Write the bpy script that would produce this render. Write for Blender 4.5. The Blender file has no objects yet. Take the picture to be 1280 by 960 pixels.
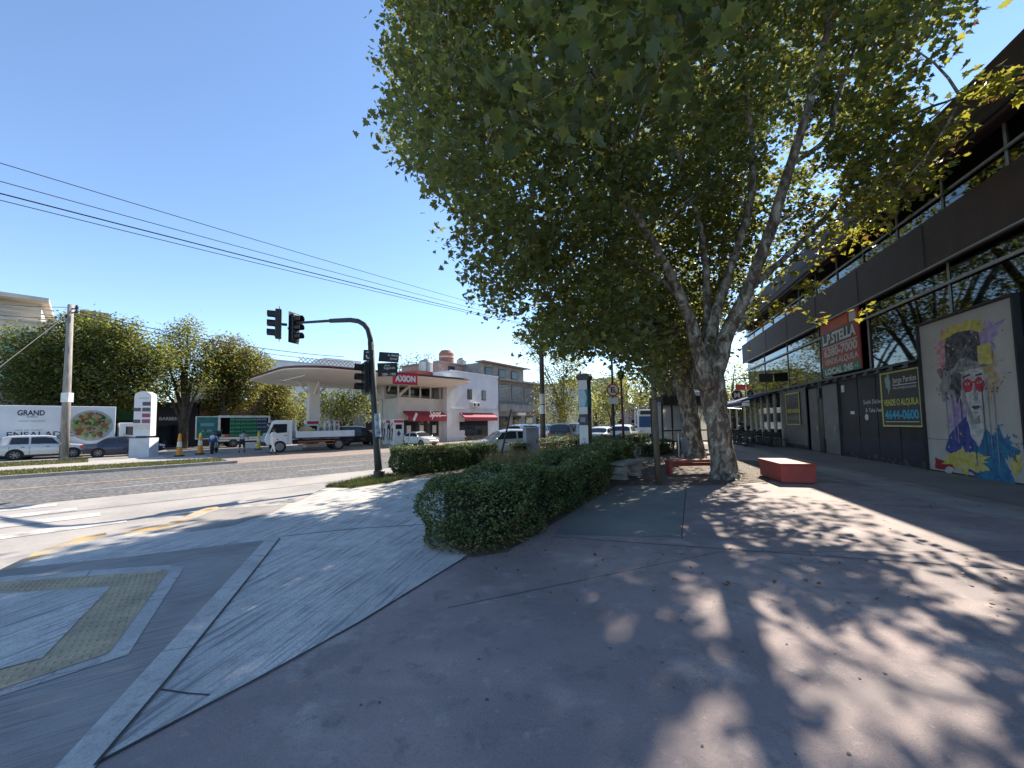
import bpy, bmesh, math, random
import numpy as np
from mathutils import Vector, Matrix
S = bpy.context.scene
COL = S.collection
# ---------------------------------------------------------------- camera, sky, sun, exposure
EYE = 1.7; FPX = 500.0
_th, _ro = math.radians(3.45), math.radians(-0.9)
cF = Vector((0, math.cos(_th), math.sin(_th)))
_r0 = Vector((1, 0, 0)); _u0 = Vector((0, -math.sin(_th), math.cos(_th)))
cR = math.cos(_ro)*_r0 + math.sin(_ro)*_u0
cU = -math.sin(_ro)*_r0 + math.cos(_ro)*_u0
HSH = 529-480-FPX*math.tan(_th)
cam = bpy.data.cameras.new('camera'); camo = bpy.data.objects.new('camera', cam); COL.objects.link(camo)
camo.matrix_world = Matrix(((cR.x, cU.x, -cF.x, 0), (cR.y, cU.y, -cF.y, 0), (cR.z, cU.z, -cF.z, EYE), (0, 0, 0, 1)))
cam.sensor_fit = 'HORIZONTAL'; cam.sensor_width = 36; cam.lens = FPX/1280*36
cam.shift_y = HSH/1280; cam.clip_start = 0.05; cam.clip_end = 3000
S.camera = camo
SUN_AZ, SUN_EL = math.radians(37), math.radians(39)
world = bpy.data.worlds.new('World'); S.world = world; world.use_nodes = True
_nt = world.node_tree; _bg = _nt.nodes['Background']
sky = _nt.nodes.new('ShaderNodeTexSky'); sky.sky_type = 'NISHITA'; sky.sun_disc = False
sky.sun_elevation = SUN_EL; sky.sun_rotation = SUN_AZ; sky.air_density = 0.95; sky.dust_density = 0.0; sky.ozone_density = 3.0
_nt.links.new(sky.outputs[0], _bg.inputs[0]); _bg.inputs[1].default_value = 0.12
sl = bpy.data.lights.new('sun', 'SUN'); sl.energy = 4.6; sl.angle = math.radians(0.53); sl.color = (1.0, 0.90, 0.76)
so = bpy.data.objects.new('sun', sl); COL.objects.link(so)
SUN_DIR = Vector((math.sin(SUN_AZ)*math.cos(SUN_EL), math.cos(SUN_AZ)*math.cos(SUN_EL), math.sin(SUN_EL)))
so.rotation_euler = SUN_DIR.to_track_quat('Z', 'Y').to_euler(); so.location = SUN_DIR*60
S.view_settings.view_transform = 'Standard'; S.view_settings.look = 'None'
S.view_settings.exposure = 1.17; S.view_settings.gamma = 1.0; S.view_settings.use_curve_mapping = False
S.render.engine = 'CYCLES'; S.cycles.max_bounces = 7; S.cycles.diffuse_bounces = 3; S.cycles.glossy_bounces = 3
S.cycles.transmission_bounces = 4; S.cycles.transparent_max_bounces = 6; S.cycles.use_denoising = True
random.seed(7); RNG = np.random.default_rng(11)
# ---------------------------------------------------------------- survey helpers (picture position -> place on the ground)
def ray(x, y): return cF + cR*((x-640)/FPX) - cU*((y-480-HSH)/FPX)
def G(x, y, z=0.0):
    d = ray(x, y); t = (z-EYE)/d.z; return Vector((d.x*t, d.y*t, z))
def V(x, y, Y):
    d = ray(x, y); t = Y/d.y; return Vector((d.x*t, Y, EYE+d.z*t))
def pr(p):
    v = Vector(p)-Vector((0, 0, EYE)); w = v.dot(cF)
    if w < 0.05: return None
    return (640+FPX*v.dot(cR)/w, 480+HSH-FPX*v.dot(cU)/w)
ROAD = math.radians(43.3)
uR = Vector((math.sin(ROAD), math.cos(ROAD), 0)); vR = Vector((-math.cos(ROAD), math.sin(ROAD), 0))
RZ = math.pi/2-ROAD
def RP(s, t, z=0): return uR*s + vR*t + Vector((0, 0, z))
def s_at(px, t):
    k = (px-640)/FPX; return t*(k*vR.y-vR.x)/(uR.x-k*uR.y)
dB = Vector((.283, .959, 0)).normalized(); nB = Vector((dB.y, -dB.x, 0))
BZ = math.atan2(dB.y, dB.x)
def BP(a, D, z=0): return dB*a + nB*D + Vector((0, 0, z))
ZR = -0.12
# ---------------------------------------------------------------- materials
_M = {}
def _pin(b, k): return b.inputs[k]
def mat(name, c, rough=.7, c2=None, scale=4.0, detail=6, metal=0.0, bump=0.0, bscale=None, ior=None, spec=None, emit=None, stretch=None, coat=0, contrast=(.35, .65), rot=0):
    if name in _M: return _M[name]
    m = bpy.data.materials.new(name); m.use_nodes = True; nt = m.node_tree; b = nt.nodes['Principled BSDF']
    b.inputs['Base Color'].default_value = (*c, 1); b.inputs['Roughness'].default_value = rough; b.inputs['Metallic'].default_value = metal
    if ior: b.inputs['IOR'].default_value = ior
    if spec is not None: b.inputs['Specular IOR Level'].default_value = spec
    if coat: b.inputs['Coat Weight'].default_value = coat; b.inputs['Coat Roughness'].default_value = .05
    if emit: b.inputs['Emission Color'].default_value = (*emit[0], 1); b.inputs['Emission Strength'].default_value = emit[1]
    if c2 is None: c2 = tuple(x*.82 for x in c)
    tc = nt.nodes.new('ShaderNodeTexCoord'); mp = nt.nodes.new('ShaderNodeMapping')
    nt.links.new(tc.outputs['Object'], mp.inputs[0])
    if stretch: mp.inputs['Scale'].default_value = stretch
    mp.inputs['Rotation'].default_value[2] = rot
    n = nt.nodes.new('ShaderNodeTexNoise'); n.inputs['Scale'].default_value = scale; n.inputs['Detail'].default_value = detail
    nt.links.new(mp.outputs[0], n.inputs['Vector'])
    r = nt.nodes.new('ShaderNodeValToRGB'); r.color_ramp.elements[0].position = contrast[0]; r.color_ramp.elements[1].position = contrast[1]
    r.color_ramp.elements[0].color = (*c2, 1); r.color_ramp.elements[1].color = (*c, 1)
    nt.links.new(n.outputs[0], r.inputs[0]); nt.links.new(r.outputs[0], b.inputs['Base Color'])
    if bump:
        n2 = nt.nodes.new('ShaderNodeTexNoise'); n2.inputs['Scale'].default_value = bscale or scale*6; n2.inputs['Detail'].default_value = 4
        nt.links.new(mp.outputs[0], n2.inputs['Vector'])
        bu = nt.nodes.new('ShaderNodeBump'); bu.inputs['Strength'].default_value = bump; bu.inputs['Distance'].default_value = .02
        nt.links.new(n2.outputs[0], bu.inputs['Height']); nt.links.new(bu.outputs[0], b.inputs['Normal'])
    _M[name] = m; return m
def layered(name, base, layers, rough=.85, bump=(.3, 120, .004), stretch_bump=None, rot=0, extra=None):
    """ground material: base colour mixed with several noise layers (colour, scale, lo, hi, strength, stretch)"""
    m = bpy.data.materials.new(name); m.use_nodes = True; nt = m.node_tree; b = nt.nodes['Principled BSDF']
    b.inputs['Roughness'].default_value = rough
    tc = nt.nodes.new('ShaderNodeTexCoord'); mp0 = nt.nodes.new('ShaderNodeMapping'); mp0.inputs['Rotation'].default_value[2] = rot
    nt.links.new(tc.outputs['Object'], mp0.inputs[0])
    rgb = nt.nodes.new('ShaderNodeRGB'); rgb.outputs[0].default_value = (*base, 1); cur = rgb.outputs[0]
    for i, L in enumerate(layers):
        col, sc, lo, hi, st = L[:5]; stretch = L[5] if len(L) > 5 else None; kind = L[6] if len(L) > 6 else 'noise'
        vec = mp0.outputs[0]
        if stretch:
            mp = nt.nodes.new('ShaderNodeMapping'); mp.inputs['Scale'].default_value = stretch; mp.inputs['Location'].default_value = (i*3.1, i*1.7, 0)
            nt.links.new(vec, mp.inputs[0]); vec = mp.outputs[0]
        if kind == 'voronoi':
            n = nt.nodes.new('ShaderNodeTexVoronoi'); n.inputs['Scale'].default_value = sc; o = n.outputs['Distance']
        elif kind == 'crack':
            n = nt.nodes.new('ShaderNodeTexVoronoi'); n.feature = 'DISTANCE_TO_EDGE'; n.inputs['Scale'].default_value = sc; o = n.outputs['Distance']
            nz = nt.nodes.new('ShaderNodeTexNoise'); nz.inputs['Scale'].default_value = sc*3; nz.inputs['Detail'].default_value = 5
            nt.links.new(vec, nz.inputs['Vector'])
            mx = nt.nodes.new('ShaderNodeMixRGB'); mx.inputs[0].default_value = .12; nt.links.new(vec, mx.inputs[1]); nt.links.new(nz.outputs[1], mx.inputs[2]); vec = mx.outputs[0]
        else:
            n = nt.nodes.new('ShaderNodeTexNoise'); n.inputs['Scale'].default_value = sc; n.inputs['Detail'].default_value = 7; n.inputs['Roughness'].default_value = .6; o = n.outputs[0]
        nt.links.new(vec, n.inputs['Vector'])
        r = nt.nodes.new('ShaderNodeMapRange'); r.inputs[1].default_value = lo; r.inputs[2].default_value = hi; r.inputs[3].default_value = st if kind == 'crack' else 0; r.inputs[4].default_value = 0 if kind == 'crack' else st
        nt.links.new(o, r.inputs[0])
        mix = nt.nodes.new('ShaderNodeMixRGB'); nt.links.new(r.outputs[0], mix.inputs[0]); nt.links.new(cur, mix.inputs[1]); mix.inputs[2].default_value = (*col, 1)
        cur = mix.outputs[0]
    nt.links.new(cur, b.inputs['Base Color'])
    vec = mp0.outputs[0]
    if stretch_bump:
        mp = nt.nodes.new('ShaderNodeMapping'); mp.inputs['Scale'].default_value = stretch_bump; nt.links.new(vec, mp.inputs[0]); vec = mp.outputs[0]
    n = nt.nodes.new('ShaderNodeTexNoise'); n.inputs['Scale'].default_value = bump[1]; n.inputs['Detail'].default_value = 5; nt.links.new(vec, n.inputs['Vector'])
    bu = nt.nodes.new('ShaderNodeBump'); bu.inputs['Strength'].default_value = bump[0]; bu.inputs['Distance'].default_value = bump[2]
    nt.links.new(n.outputs[0], bu.inputs['Height']); nt.links.new(bu.outputs[0], b.inputs['Normal'])
    _M[name] = m; return m
def leafmat(name, c, c2, trans, tmix=.38, rough=.5):
    m = bpy.data.materials.new(name); m.use_nodes = True; nt = m.node_tree
    b = nt.nodes['Principled BSDF']; out = nt.nodes['Material Output']; b.inputs['Roughness'].default_value = rough; b.inputs['Specular IOR Level'].default_value = .35
    tc = nt.nodes.new('ShaderNodeTexCoord'); n = nt.nodes.new('ShaderNodeTexNoise'); n.inputs['Scale'].default_value = 1.4; n.inputs['Detail'].default_value = 5
    nt.links.new(tc.outputs['Object'], n.inputs['Vector'])
    r = nt.nodes.new('ShaderNodeValToRGB'); r.color_ramp.elements[0].position = .38; r.color_ramp.elements[1].position = .62
    r.color_ramp.elements[0].color = (*c, 1); r.color_ramp.elements[1].color = (*c2, 1); nt.links.new(n.outputs[0], r.inputs[0]); nt.links.new(r.outputs[0], b.inputs['Base Color'])
    t = nt.nodes.new('ShaderNodeBsdfTranslucent'); t.inputs[0].default_value = (*trans, 1)
    mx = nt.nodes.new('ShaderNodeMixShader'); mx.inputs[0].default_value = tmix
    nt.links.new(b.outputs[0], mx.inputs[1]); nt.links.new(t.outputs[0], mx.inputs[2]); nt.links.new(mx.outputs[0], out.inputs[0])
    _M[name] = m; return m
# ---------------------------------------------------------------- mesh helpers
class MB:
    def __init__(s): s.v = []; s.f = []; s.m = []; s.cur = 0
    def add(s, vs, fs):
        o = len(s.v); s.v += [tuple(p) for p in vs]; s.f += [tuple(i+o for i in q) for q in fs]; s.m += [s.cur]*len(fs); return s
    def box(s, c, d, rz=0, taper=1.0, rx=0, ry=0):
        x, y, z = d[0]/2, d[1]/2, d[2]/2; vs = []
        M = Matrix.Rotation(rz, 3, 'Z') @ Matrix.Rotation(ry, 3, 'Y') @ Matrix.Rotation(rx, 3, 'X')
        for k, (a, b_, e) in enumerate(((-1,-1,-1),(1,-1,-1),(1,1,-1),(-1,1,-1),(-1,-1,1),(1,-1,1),(1,1,1),(-1,1,1))):
            t = taper if e > 0 else 1.0
            vs.append(Vector(c)+M @ Vector((a*x*t, b_*y*t, e*z)))
        return s.add(vs, [(0,3,2,1),(4,5,6,7),(0,1,5,4),(1,2,6,5),(2,3,7,6),(3,0,4,7)])
    def prism(s, poly, z0, z1, axis='z'):
        n = len(poly)
        ar = sum(poly[i][0]*poly[(i+1) % n][1]-poly[(i+1) % n][0]*poly[i][1] for i in range(n))
        if ar < 0: poly = poly[::-1]
        if axis == 'z': f = lambda p, h: (p[0], p[1], h)
        elif axis == 'y': f = lambda p, h: (p[0], -h, p[1])     # polygon in x,z ; extruded along -y
        else: f = lambda p, h: (h, p[0], p[1])                  # polygon in y,z ; extruded along x
        vs = [f(p, z0) for p in poly]+[f(p, z1) for p in poly]
        fs = [tuple(range(n-1, -1, -1)), tuple(range(n, 2*n))]+[(i, (i+1) % n, n+(i+1) % n, n+i) for i in range(n)]
        return s.add(vs, fs)
    def sheet(s, pts):
        n = len(pts); ar = sum(pts[i][0]*pts[(i+1) % n][1]-pts[(i+1) % n][0]*pts[i][1] for i in range(n))
        if ar < 0: pts = pts[::-1]
        return s.add(pts, [tuple(range(n))])
    def tube(s, path, rad, n=10, cap=True, wob=0):
        P = [Vector(p) for p in path]; k = len(P)
        if not hasattr(rad, '__len__'): rad = [rad]*k
        ref = Vector((0, 0, 1)); rings = []
        prev = None
        for i in range(k):
            t = (P[min(i+1, k-1)]-P[max(i-1, 0)]).normalized()
            if prev is None:
                a = t.cross(ref if abs(t.z) < .95 else Vector((1, 0, 0))).normalized()
            else:
                a = (prev-t*prev.dot(t)).normalized()
            prev = a; b = t.cross(a)
            rings.append([P[i]+(a*math.cos(2*math.pi*j/n)+b*math.sin(2*math.pi*j/n))*rad[i]*(1+wob*(random.random()-.5)) for j in range(n)])
        vs = [p for r in rings for p in r]; fs = []
        for i in range(k-1):
            for j in range(n): fs.append((i*n+j, i*n+(j+1) % n, (i+1)*n+(j+1) % n, (i+1)*n+j))
        if cap: fs += [tuple(range(n-1, -1, -1)), tuple(range((k-1)*n, k*n))]
        return s.add(vs, fs)
    def cyl(s, a, b, r, n=16, r2=None): return s.tube([a, b], [r, r if r2 is None else r2], n)
    def lathe(s, prof, c=(0, 0, 0), n=20, axis='z'):
        vs = []; fs = []; k = len(prof)
        for r, h in prof:
            for j in range(n):
                x, y = r*math.cos(2*math.pi*j/n), r*math.sin(2*math.pi*j/n)
                p = (x, y, h) if axis == 'z' else ((x, -h, y) if axis == 'y' else (h, x, y))
                vs.append((p[0]+c[0], p[1]+c[1], p[2]+c[2]))
        for i in range(k-1):
            for j in range(n): fs.append((i*n+j, i*n+(j+1) % n, (i+1)*n+(j+1) % n, (i+1)*n+j))
        fs += [tuple(range(n-1, -1, -1)), tuple(range((k-1)*n, k*n))]
        return s.add(vs, fs)
    def ball(s, c, r, n=12, m=8):
        prof = [(max(1e-3, math.sin(math.pi*i/m)), -math.cos(math.pi*i/m)) for i in range(m+1)]
        if not hasattr(r, '__len__'): r = (r, r, r)
        t = MB(); t.lathe(prof, n=n); return s.add([(c[0]+p[0]*r[0], c[1]+p[1]*r[1], c[2]+p[2]*r[2]) for p in t.v], t.f)
    def build(s, name, mats, parent=None, smooth=False, loc=None, bevel=0):
        me = bpy.data.meshes.new(name); me.from_pydata(s.v, [], s.f)
        if not isinstance(mats, (list, tuple)): mats = [mats]
        for m in mats: me.materials.append(m)
        if len(mats) > 1: me.polygons.foreach_set('material_index', s.m)
        if smooth: me.polygons.foreach_set('use_smooth', [True]*len(s.f))
        me.update(); o = bpy.data.objects.new(name, me); COL.objects.link(o)
        if parent: o.parent = parent
        if loc is not None: o.location = loc
        if bevel:
            b = o.modifiers.new('bevel', 'BEVEL'); b.width = bevel; b.segments = 2; b.limit_method = 'ANGLE'
        return o
def smooth_by_angle(o, ang=40):
    me = o.data; bm = bmesh.new(); bm.from_mesh(me); lim = math.radians(ang)
    for f in bm.faces: f.smooth = True
    for e in bm.edges:
        if len(e.link_faces) != 2 or e.calc_face_angle(0) > lim: e.smooth = False
    bm.to_mesh(me); bm.free(); return o
def tag(o, label=None, cat=None, group=None, kind=None):
    if label: o['label'] = label
    if cat: o['category'] = cat
    if group: o['group'] = group
    if kind: o['kind'] = kind
    return o
def thing(name, label, cat, loc=(0, 0, 0), rz=0, group=None):
    o = bpy.data.objects.new(name, None); COL.objects.link(o); o.location = loc; o.rotation_euler = (0, 0, rz); o.empty_display_size = .3
    return tag(o, label, cat, group)
KIDS = lambda o: [c for c in bpy.data.objects if c.parent == o]
def copy_tree(o, parent=None):
    c = o.copy(); COL.objects.link(c)
    if parent: c.parent = parent
    for ch in KIDS(o): copy_tree(ch, c)
    return c
def text(s, parent, origin, w, h, xd, ud, m, name='lettering', th=.004, align='c', shear=0, offset=0):
    """writing: a font outline turned into a mesh part that fills w x h, its centre (or left middle) at origin"""
    cu = bpy.data.curves.new('t', 'FONT'); cu.body = s; cu.offset = offset; cu.resolution_u = 3; cu.shear = shear
    ob = bpy.data.objects.new('t', cu); COL.objects.link(ob); bpy.context.view_layer.update()
    me = bpy.data.meshes.new_from_object(ob.evaluated_get(bpy.context.evaluated_depsgraph_get()))
    bpy.data.objects.remove(ob); bpy.data.curves.remove(cu)
    co = np.array([v.co[:] for v in me.vertices]); mn, mx = co.min(0), co.max(0); sx = w/max(1e-6, mx[0]-mn[0]); sy = h/max(1e-6, mx[1]-mn[1])
    xd = Vector(xd).normalized(); ud = Vector(ud).normalized(); nd = xd.cross(ud); O = Vector(origin)
    cx = (mn[0]+mx[0])/2 if align == 'c' else mn[0]; cy = (mn[1]+mx[1])/2
    vs = [O+xd*((p[0]-cx)*sx)+ud*((p[1]-cy)*sy)+nd*th for p in co]
    b = MB(); b.add(vs, [tuple(p.vertices) for p in me.polygons]); bpy.data.meshes.remove(me)
    return b.build(name, m, parent)
def npmesh(name, verts, polys_flat, starts, mats, midx=None, parent=None, smooth=False):
    me = bpy.data.meshes.new(name); me.vertices.add(len(verts)); me.vertices.foreach_set('co', verts.astype(np.float32).ravel())
    me.loops.add(len(polys_flat)); me.loops.foreach_set('vertex_index', polys_flat.astype(np.int32))
    me.polygons.add(len(starts)); me.polygons.foreach_set('loop_start', starts.astype(np.int32))
    for m in mats: me.materials.append(m)
    if midx is not None: me.polygons.foreach_set('material_index', midx.astype(np.int32))
    if smooth: me.polygons.foreach_set('use_smooth', np.ones(len(starts), bool))
    me.update(calc_edges=True); me.validate()
    o = bpy.data.objects.new(name, me); COL.objects.link(o)
    if parent: o.parent = parent
    return o
_half = np.array([(0, 0), (.26, -.10), (.34, .10), (.60, .22), (.34, .38), (.36, .62), (.17, .60), (0, 1.0)])
def leaves(name, pts, sizes, mats, mi, parent=None, palmate=True, droop=.45, up=.7, fold=.25, outward=None):
    """one mesh of leaf blades: palmate (two folded halves) or small pointed ovals"""
    n = len(pts); a = RNG.uniform(0, 2*np.pi, n)
    t = np.stack([np.cos(a), np.sin(a), RNG.normal(-droop, .45, n)], 1)
    nn = RNG.normal(0, 1, (n, 3))*(1-up)+np.array([0, 0, up])
    if outward is not None: nn = nn+outward*1.0
    t /= np.linalg.norm(t, axis=1)[:, None]; b = np.cross(nn, t); b /= np.linalg.norm(b, axis=1)[:, None]+1e-9; nn = np.cross(t, b)
    if palmate:
        R_ = _half; L_ = _half[1:-1]*np.array([-1, 1]); out = np.concatenate([R_, L_]); nR = len(R_)
        z = np.abs(out[:, 0])*fold - out[:, 1]**2*.12
        polys = [list(range(nR)), [nR-1]+[nR+k for k in range(len(L_)-1, -1, -1)]+[0]]
    else:
        out = np.array([(0, 0), (.26, .42), (0, 1.0), (-.26, .42)]); z = np.abs(out[:, 0])*fold; polys = [[0, 1, 2, 3]]
    k = len(out)
    vs = pts[:, None, :]+sizes[:, None, None]*(out[None, :, :1]*b[:, None, :]+out[None, :, 1:2]*t[:, None, :]+z[None, :, None]*nn[:, None, :])
    pf = np.concatenate([np.array(p) for p in polys]); lens = np.array([len(p) for p in polys])
    flat = (pf[None, :]+np.arange(n)[:, None]*k).ravel()
    st = (np.concatenate([[0], np.cumsum(lens)[:-1]])[None, :]+np.arange(n)[:, None]*lens.sum()).ravel()
    return npmesh(name, vs.reshape(-1, 3), flat, st, mats, np.repeat(mi, len(polys)), parent)
# ---------------------------------------------------------------- ground, road, pavements
def pxs(pts, z): return [G(x, y, z) for x, y in pts]
def structure(o): o['kind'] = 'structure'; return o
M_base = layered('far_asphalt', (.10, .10, .102), [((.16, .155, .15), .6, .45, .7, .6), ((.06, .06, .06), 30, .5, .75, .6)], bump=(.4, 60, .01))
M_road = layered('road_cobble', (.185, .178, .175), [((.27, .255, .245), .5, .4, .7, .7), ((.05, .05, .05), 9, .28, .6, .75, None, 'voronoi'), ((.36, .345, .33), 26, .56, .72, .6), ((.05, .05, .05), .9, .6, .8, .35, (1, .15, 1))], bump=(.6, 18, .02), rot=-ROAD)
M_gutter = layered('gutter_concrete', (.40, .37, .34), [((.27, .25, .235), .7, .42, .68, .8), ((.2, .19, .18), 14, .52, .75, .5)], bump=(.3, 60, .006))
M_plaza = layered('plaza_asphalt', (.385, .295, .268), [((.215, .172, .168), .38, .40, .58, .9), ((.46, .375, .335), 1.1, .55, .66, .75), ((.17, .145, .148), 2.0, .55, .68, .75), ((.47, .40, .365), 3.4, .60, .70, .7), ((.15, .13, .13), 6, .58, .68, .6), ((.50, .43, .39), 11, .62, .70, .45), ((.16, .14, .135), 55, .52, .64, .45), ((.56, .50, .46), 75, .60, .68, .5), ((.12, .105, .105), 160, .5, .62, .45), ((.25, .21, .2), .8, .52, .66, .6, (.3, 2.6, 1))], rough=.8, bump=(.45, 150, .005))
M_broom = layered('brushed_concrete', (.66, .62, .56), [((.44, .42, .39), .8, .4, .62, .85), ((.33, .32, .30), 2.6, .55, .68, .6), ((.30, .29, .275), 9, .56, .68, .5), ((.17, .175, .18), 1.0, .50, .64, .85, (26, 1.1, 1)), ((.54, .54, .53), 1.0, .56, .68, .6, (60, 1.6, 1)), ((.22, .215, .21), 70, .5, .62, .5), ((.27, .275, .28), 3.0, .5, .7, .5)], bump=(.7, 1.0, .012), stretch_bump=(55, 1.4, 1), rot=math.radians(10))
M_ramp = layered('ramp_concrete', (.335, .305, .28), [((.18, .165, .155), .9, .4, .65, .8), ((.36, .34, .325), 1.0, .50, .64, .8, (2.2, 26, 1)), ((.10, .095, .09), 1.0, .54, .68, .7, (1.6, 40, 1)), ((.09, .085, .08), 120, .5, .7, .5)], bump=(.6, 1.0, .01), stretch_bump=(2, 40, 1), rot=math.radians(-35))
M_band = layered('band_concrete', (.55, .52, .475), [((.34, .325, .305), 1.3, .42, .68, .8), ((.25, .24, .225), 7, .54, .66, .6), ((.2, .2, .2), 60, .5, .64, .5), ((.12, .12, .12), .9, 0, .01, .7, None, 'crack')], bump=(.3, 90, .005))
M_tact = layered('tactile_yellow', (.50, .40, .255), [((.30, .245, .165), 2.2, .4, .65, .85), ((.14, .125, .105), 40, .55, .7, .5)], bump=(.3, 60, .005))
M_yel = layered('kerb_yellow', (.55, .34, .10), [((.44, .39, .32), 4, .40, .58, .95), ((.2, .17, .12), 30, .55, .72, .5)], bump=(.3, 60, .004))
M_white = layered('road_paint', (.58, .56, .53), [((.38, .355, .33), 3, .42, .60, .95), ((.15, .15, .15), 30, .55, .7, .6)], bump=(.3, 60, .004))
M_yline = layered('road_paint_yellow', (.52, .36, .16), [((.22, .19, .15), 6, .45, .66, .8)], bump=(.2, 60, .004))
M_kerb = layered('kerb_stone', (.36, .35, .33), [((.22, .21, .2), 3, .42, .66, .8)], bump=(.3, 60, .005))
M_soil = layered('soil', (.115, .085, .065), [((.19, .15, .11), 2, .45, .65, .8), ((.05, .04, .035), 25, .5, .7, .7), ((.24, .2, .12), 60, .62, .72, .6)], bump=(1, 35, .03))
M_turf = layered('turf', (.13, .15, .045), [((.26, .22, .09), 1.2, .42, .62, .85), ((.06, .08, .02), 22, .5, .7, .6)], bump=(.8, 60, .02))
M_brick = layered('brick_paving', (.36, .285, .235), [((.26, .19, .155), .7, .4, .66, .7), ((.42, .34, .29), 3, .55, .7, .6), ((.13, .1, .09), 11, .35, .6, .5, None, 'voronoi')], bump=(.5, 14, .012))
M_walk = layered('far_pavement', (.43, .40, .36), [((.3, .28, .26), .8, .42, .66, .8), ((.2, .19, .18), 12, .55, .72, .5)], bump=(.3, 40, .006))

structure(MB().sheet([(-1500, -1500, -.22), (1500, -1500, -.22), (1500, 1500, -.22), (-1500, 1500, -.22)]).build('ground', M_base))
def strip(name, s0, s1, t0, t1, z, m): return structure(MB().sheet([RP(s0, t0, z), RP(s1, t0, z), RP(s1, t1, z), RP(s0, t1, z)]).build(name, m))
strip('road', -60, 240, 15.6, 24.4, ZR, M_road)
strip('gutter', -60, 240, 6.0, 15.6, ZR-.004, M_gutter)
strip('road_line', -60, 140, 20.0, 20.14, ZR+.005, M_yline)
for k in range(16): strip('road_line', -18+6*k, -15.2+6*k, 17.7, 17.8, ZR+.005, M_white)
for k in range(4):
    t0 = 11.0+1.25*k; strip('crosswalk_stripe', -16, .6-.35*k, t0, t0+.5, ZR+.004, M_white)
# far side: kerb, turf verge, pavement, second verge, service lane, brick forecourt
def block(name, s0, s1, t0, t1, z0, z1, m):
    b = MB(); P = [RP(s0, t0), RP(s1, t0), RP(s1, t1), RP(s0, t1)]; b.prism([(p.x, p.y) for p in P], z0, z1); return structure(b.build(name, m))
s_end = s_at(298, 24.4)
block('far_kerb', -60, s_end, 24.4, 24.65, -.2, ZR+.13, M_kerb)
block('verge_turf', -60, s_end-.3, 24.65, 27.6, -.2, ZR+.11, M_turf)
block('far_pavement', -60, s_end-.3, 27.6, 31.2, -.2, ZR+.1, M_walk)
block('verge_turf', -60, s_at(112, 33), 31.2, 35.0, -.2, ZR+.09, M_turf)
block('far_pavement', s_at(112, 33), s_at(205, 33), 31.2, 33.2, -.2, ZR+.085, M_walk)
strip('forecourt', s_end-.3, 90, 24.4, 33.2, ZR+.003, M_brick)
strip('service_lane', -60, 90, 33.2, 47, ZR-.002, layered('service_asphalt', (.30, .285, .265), [((.20, .19, .18), .6, .4, .66, .8), ((.12, .12, .12), 20, .52, .7, .5)]))
strip('far_pavement', -60, 120, 47, 52, ZR+.05, M_walk)
# plaza slab on the near corner, its kerb follows the drawn curve and then the avenue
kerb_px = [(0, 716), (51, 691), (101, 674), (169, 663), (211, 656), (253, 640), (290, 632), (367, 628), (405, 610)]
kerb = [Vector((-5.3, -14, 0)), Vector((-5.9, 1.2, 0))]+[G(x, y) for x, y in kerb_px]
tk = 12.35
kerb += [RP(s_at(455, tk), tk), RP(160, tk)]
plz = kerb+[Vector((160, 60, 0)), Vector((60, -30, 0)), Vector((-5.3, -30, 0))]
b = MB(); b.prism([(p.x, p.y) for p in plz], -.2, 0); structure(b.build('plaza', M_plaza))
def sheet_px(name, pts, z, m): return structure(MB().sheet(pxs(pts, z)).build(name, m))
def sheet_w(name, pts, z, m): return structure(MB().sheet([(p[0], p[1], z) for p in pts]).build(name, m))
M_gum = mat('gum_spot', (.10, .09, .09), .8); rs = random.Random(3)
for _ in range(34):
    x, y = rs.uniform(420, 1270), rs.uniform(640, 955); g = G(x, y)
    if g.x > -1.6 + .0*g.y and x > 640-(y-640)*1.2+60:
        b = MB(); R_ = rs.uniform(.005, .014); b.sheet([(g.x+R_*math.cos(a)*rs.uniform(.7, 1.2), g.y+R_*math.sin(a)*rs.uniform(.7, 1.2), .004+.0004) for a in [6.283*i/9 for i in range(9)]]); structure(b.build('pavement_stain', M_gum))
off = lambda p, d: Vector((p.x+d.x, p.y+d.y, 0))
# pale brushed concrete apron from the kerb to the asphalt
ap = [Vector((-5.2, -6, 0)), Vector((-5.8, 1.2, 0))]+[G(x, y)+Vector((.05, -.03, 0)) for x, y in kerb_px]+[RP(s_at(455, tk), tk-.05), RP(s_at(700, tk), tk-.05), RP(s_at(700, 9.3), 9.3), G(640, 640), G(585, 695), G(450, 778), G(200, 913), G(100, 966), Vector((-2.6, 1.2, 0)), Vector((-3.0, -6, 0))]
sheet_w('concrete_apron', ap, .004, M_broom)
sheet_px('kerb_paint', [(0, 719), (52, 694), (102, 677), (135, 671), (132, 665), (100, 671), (50, 688), (-2, 713)], .006, M_yel)
sheet_px('kerb_paint', [(150, 668), (171, 666), (213, 659), (256, 641), (276, 635), (268, 632), (251, 637), (209, 654), (168, 661)], .006, M_yel)
sheet_px('kerb_ramp', [(176, 664), (214, 660), (258, 641), (275, 636), (360, 630), (342, 640), (290, 657), (240, 664)], .008, M_ramp)
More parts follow.
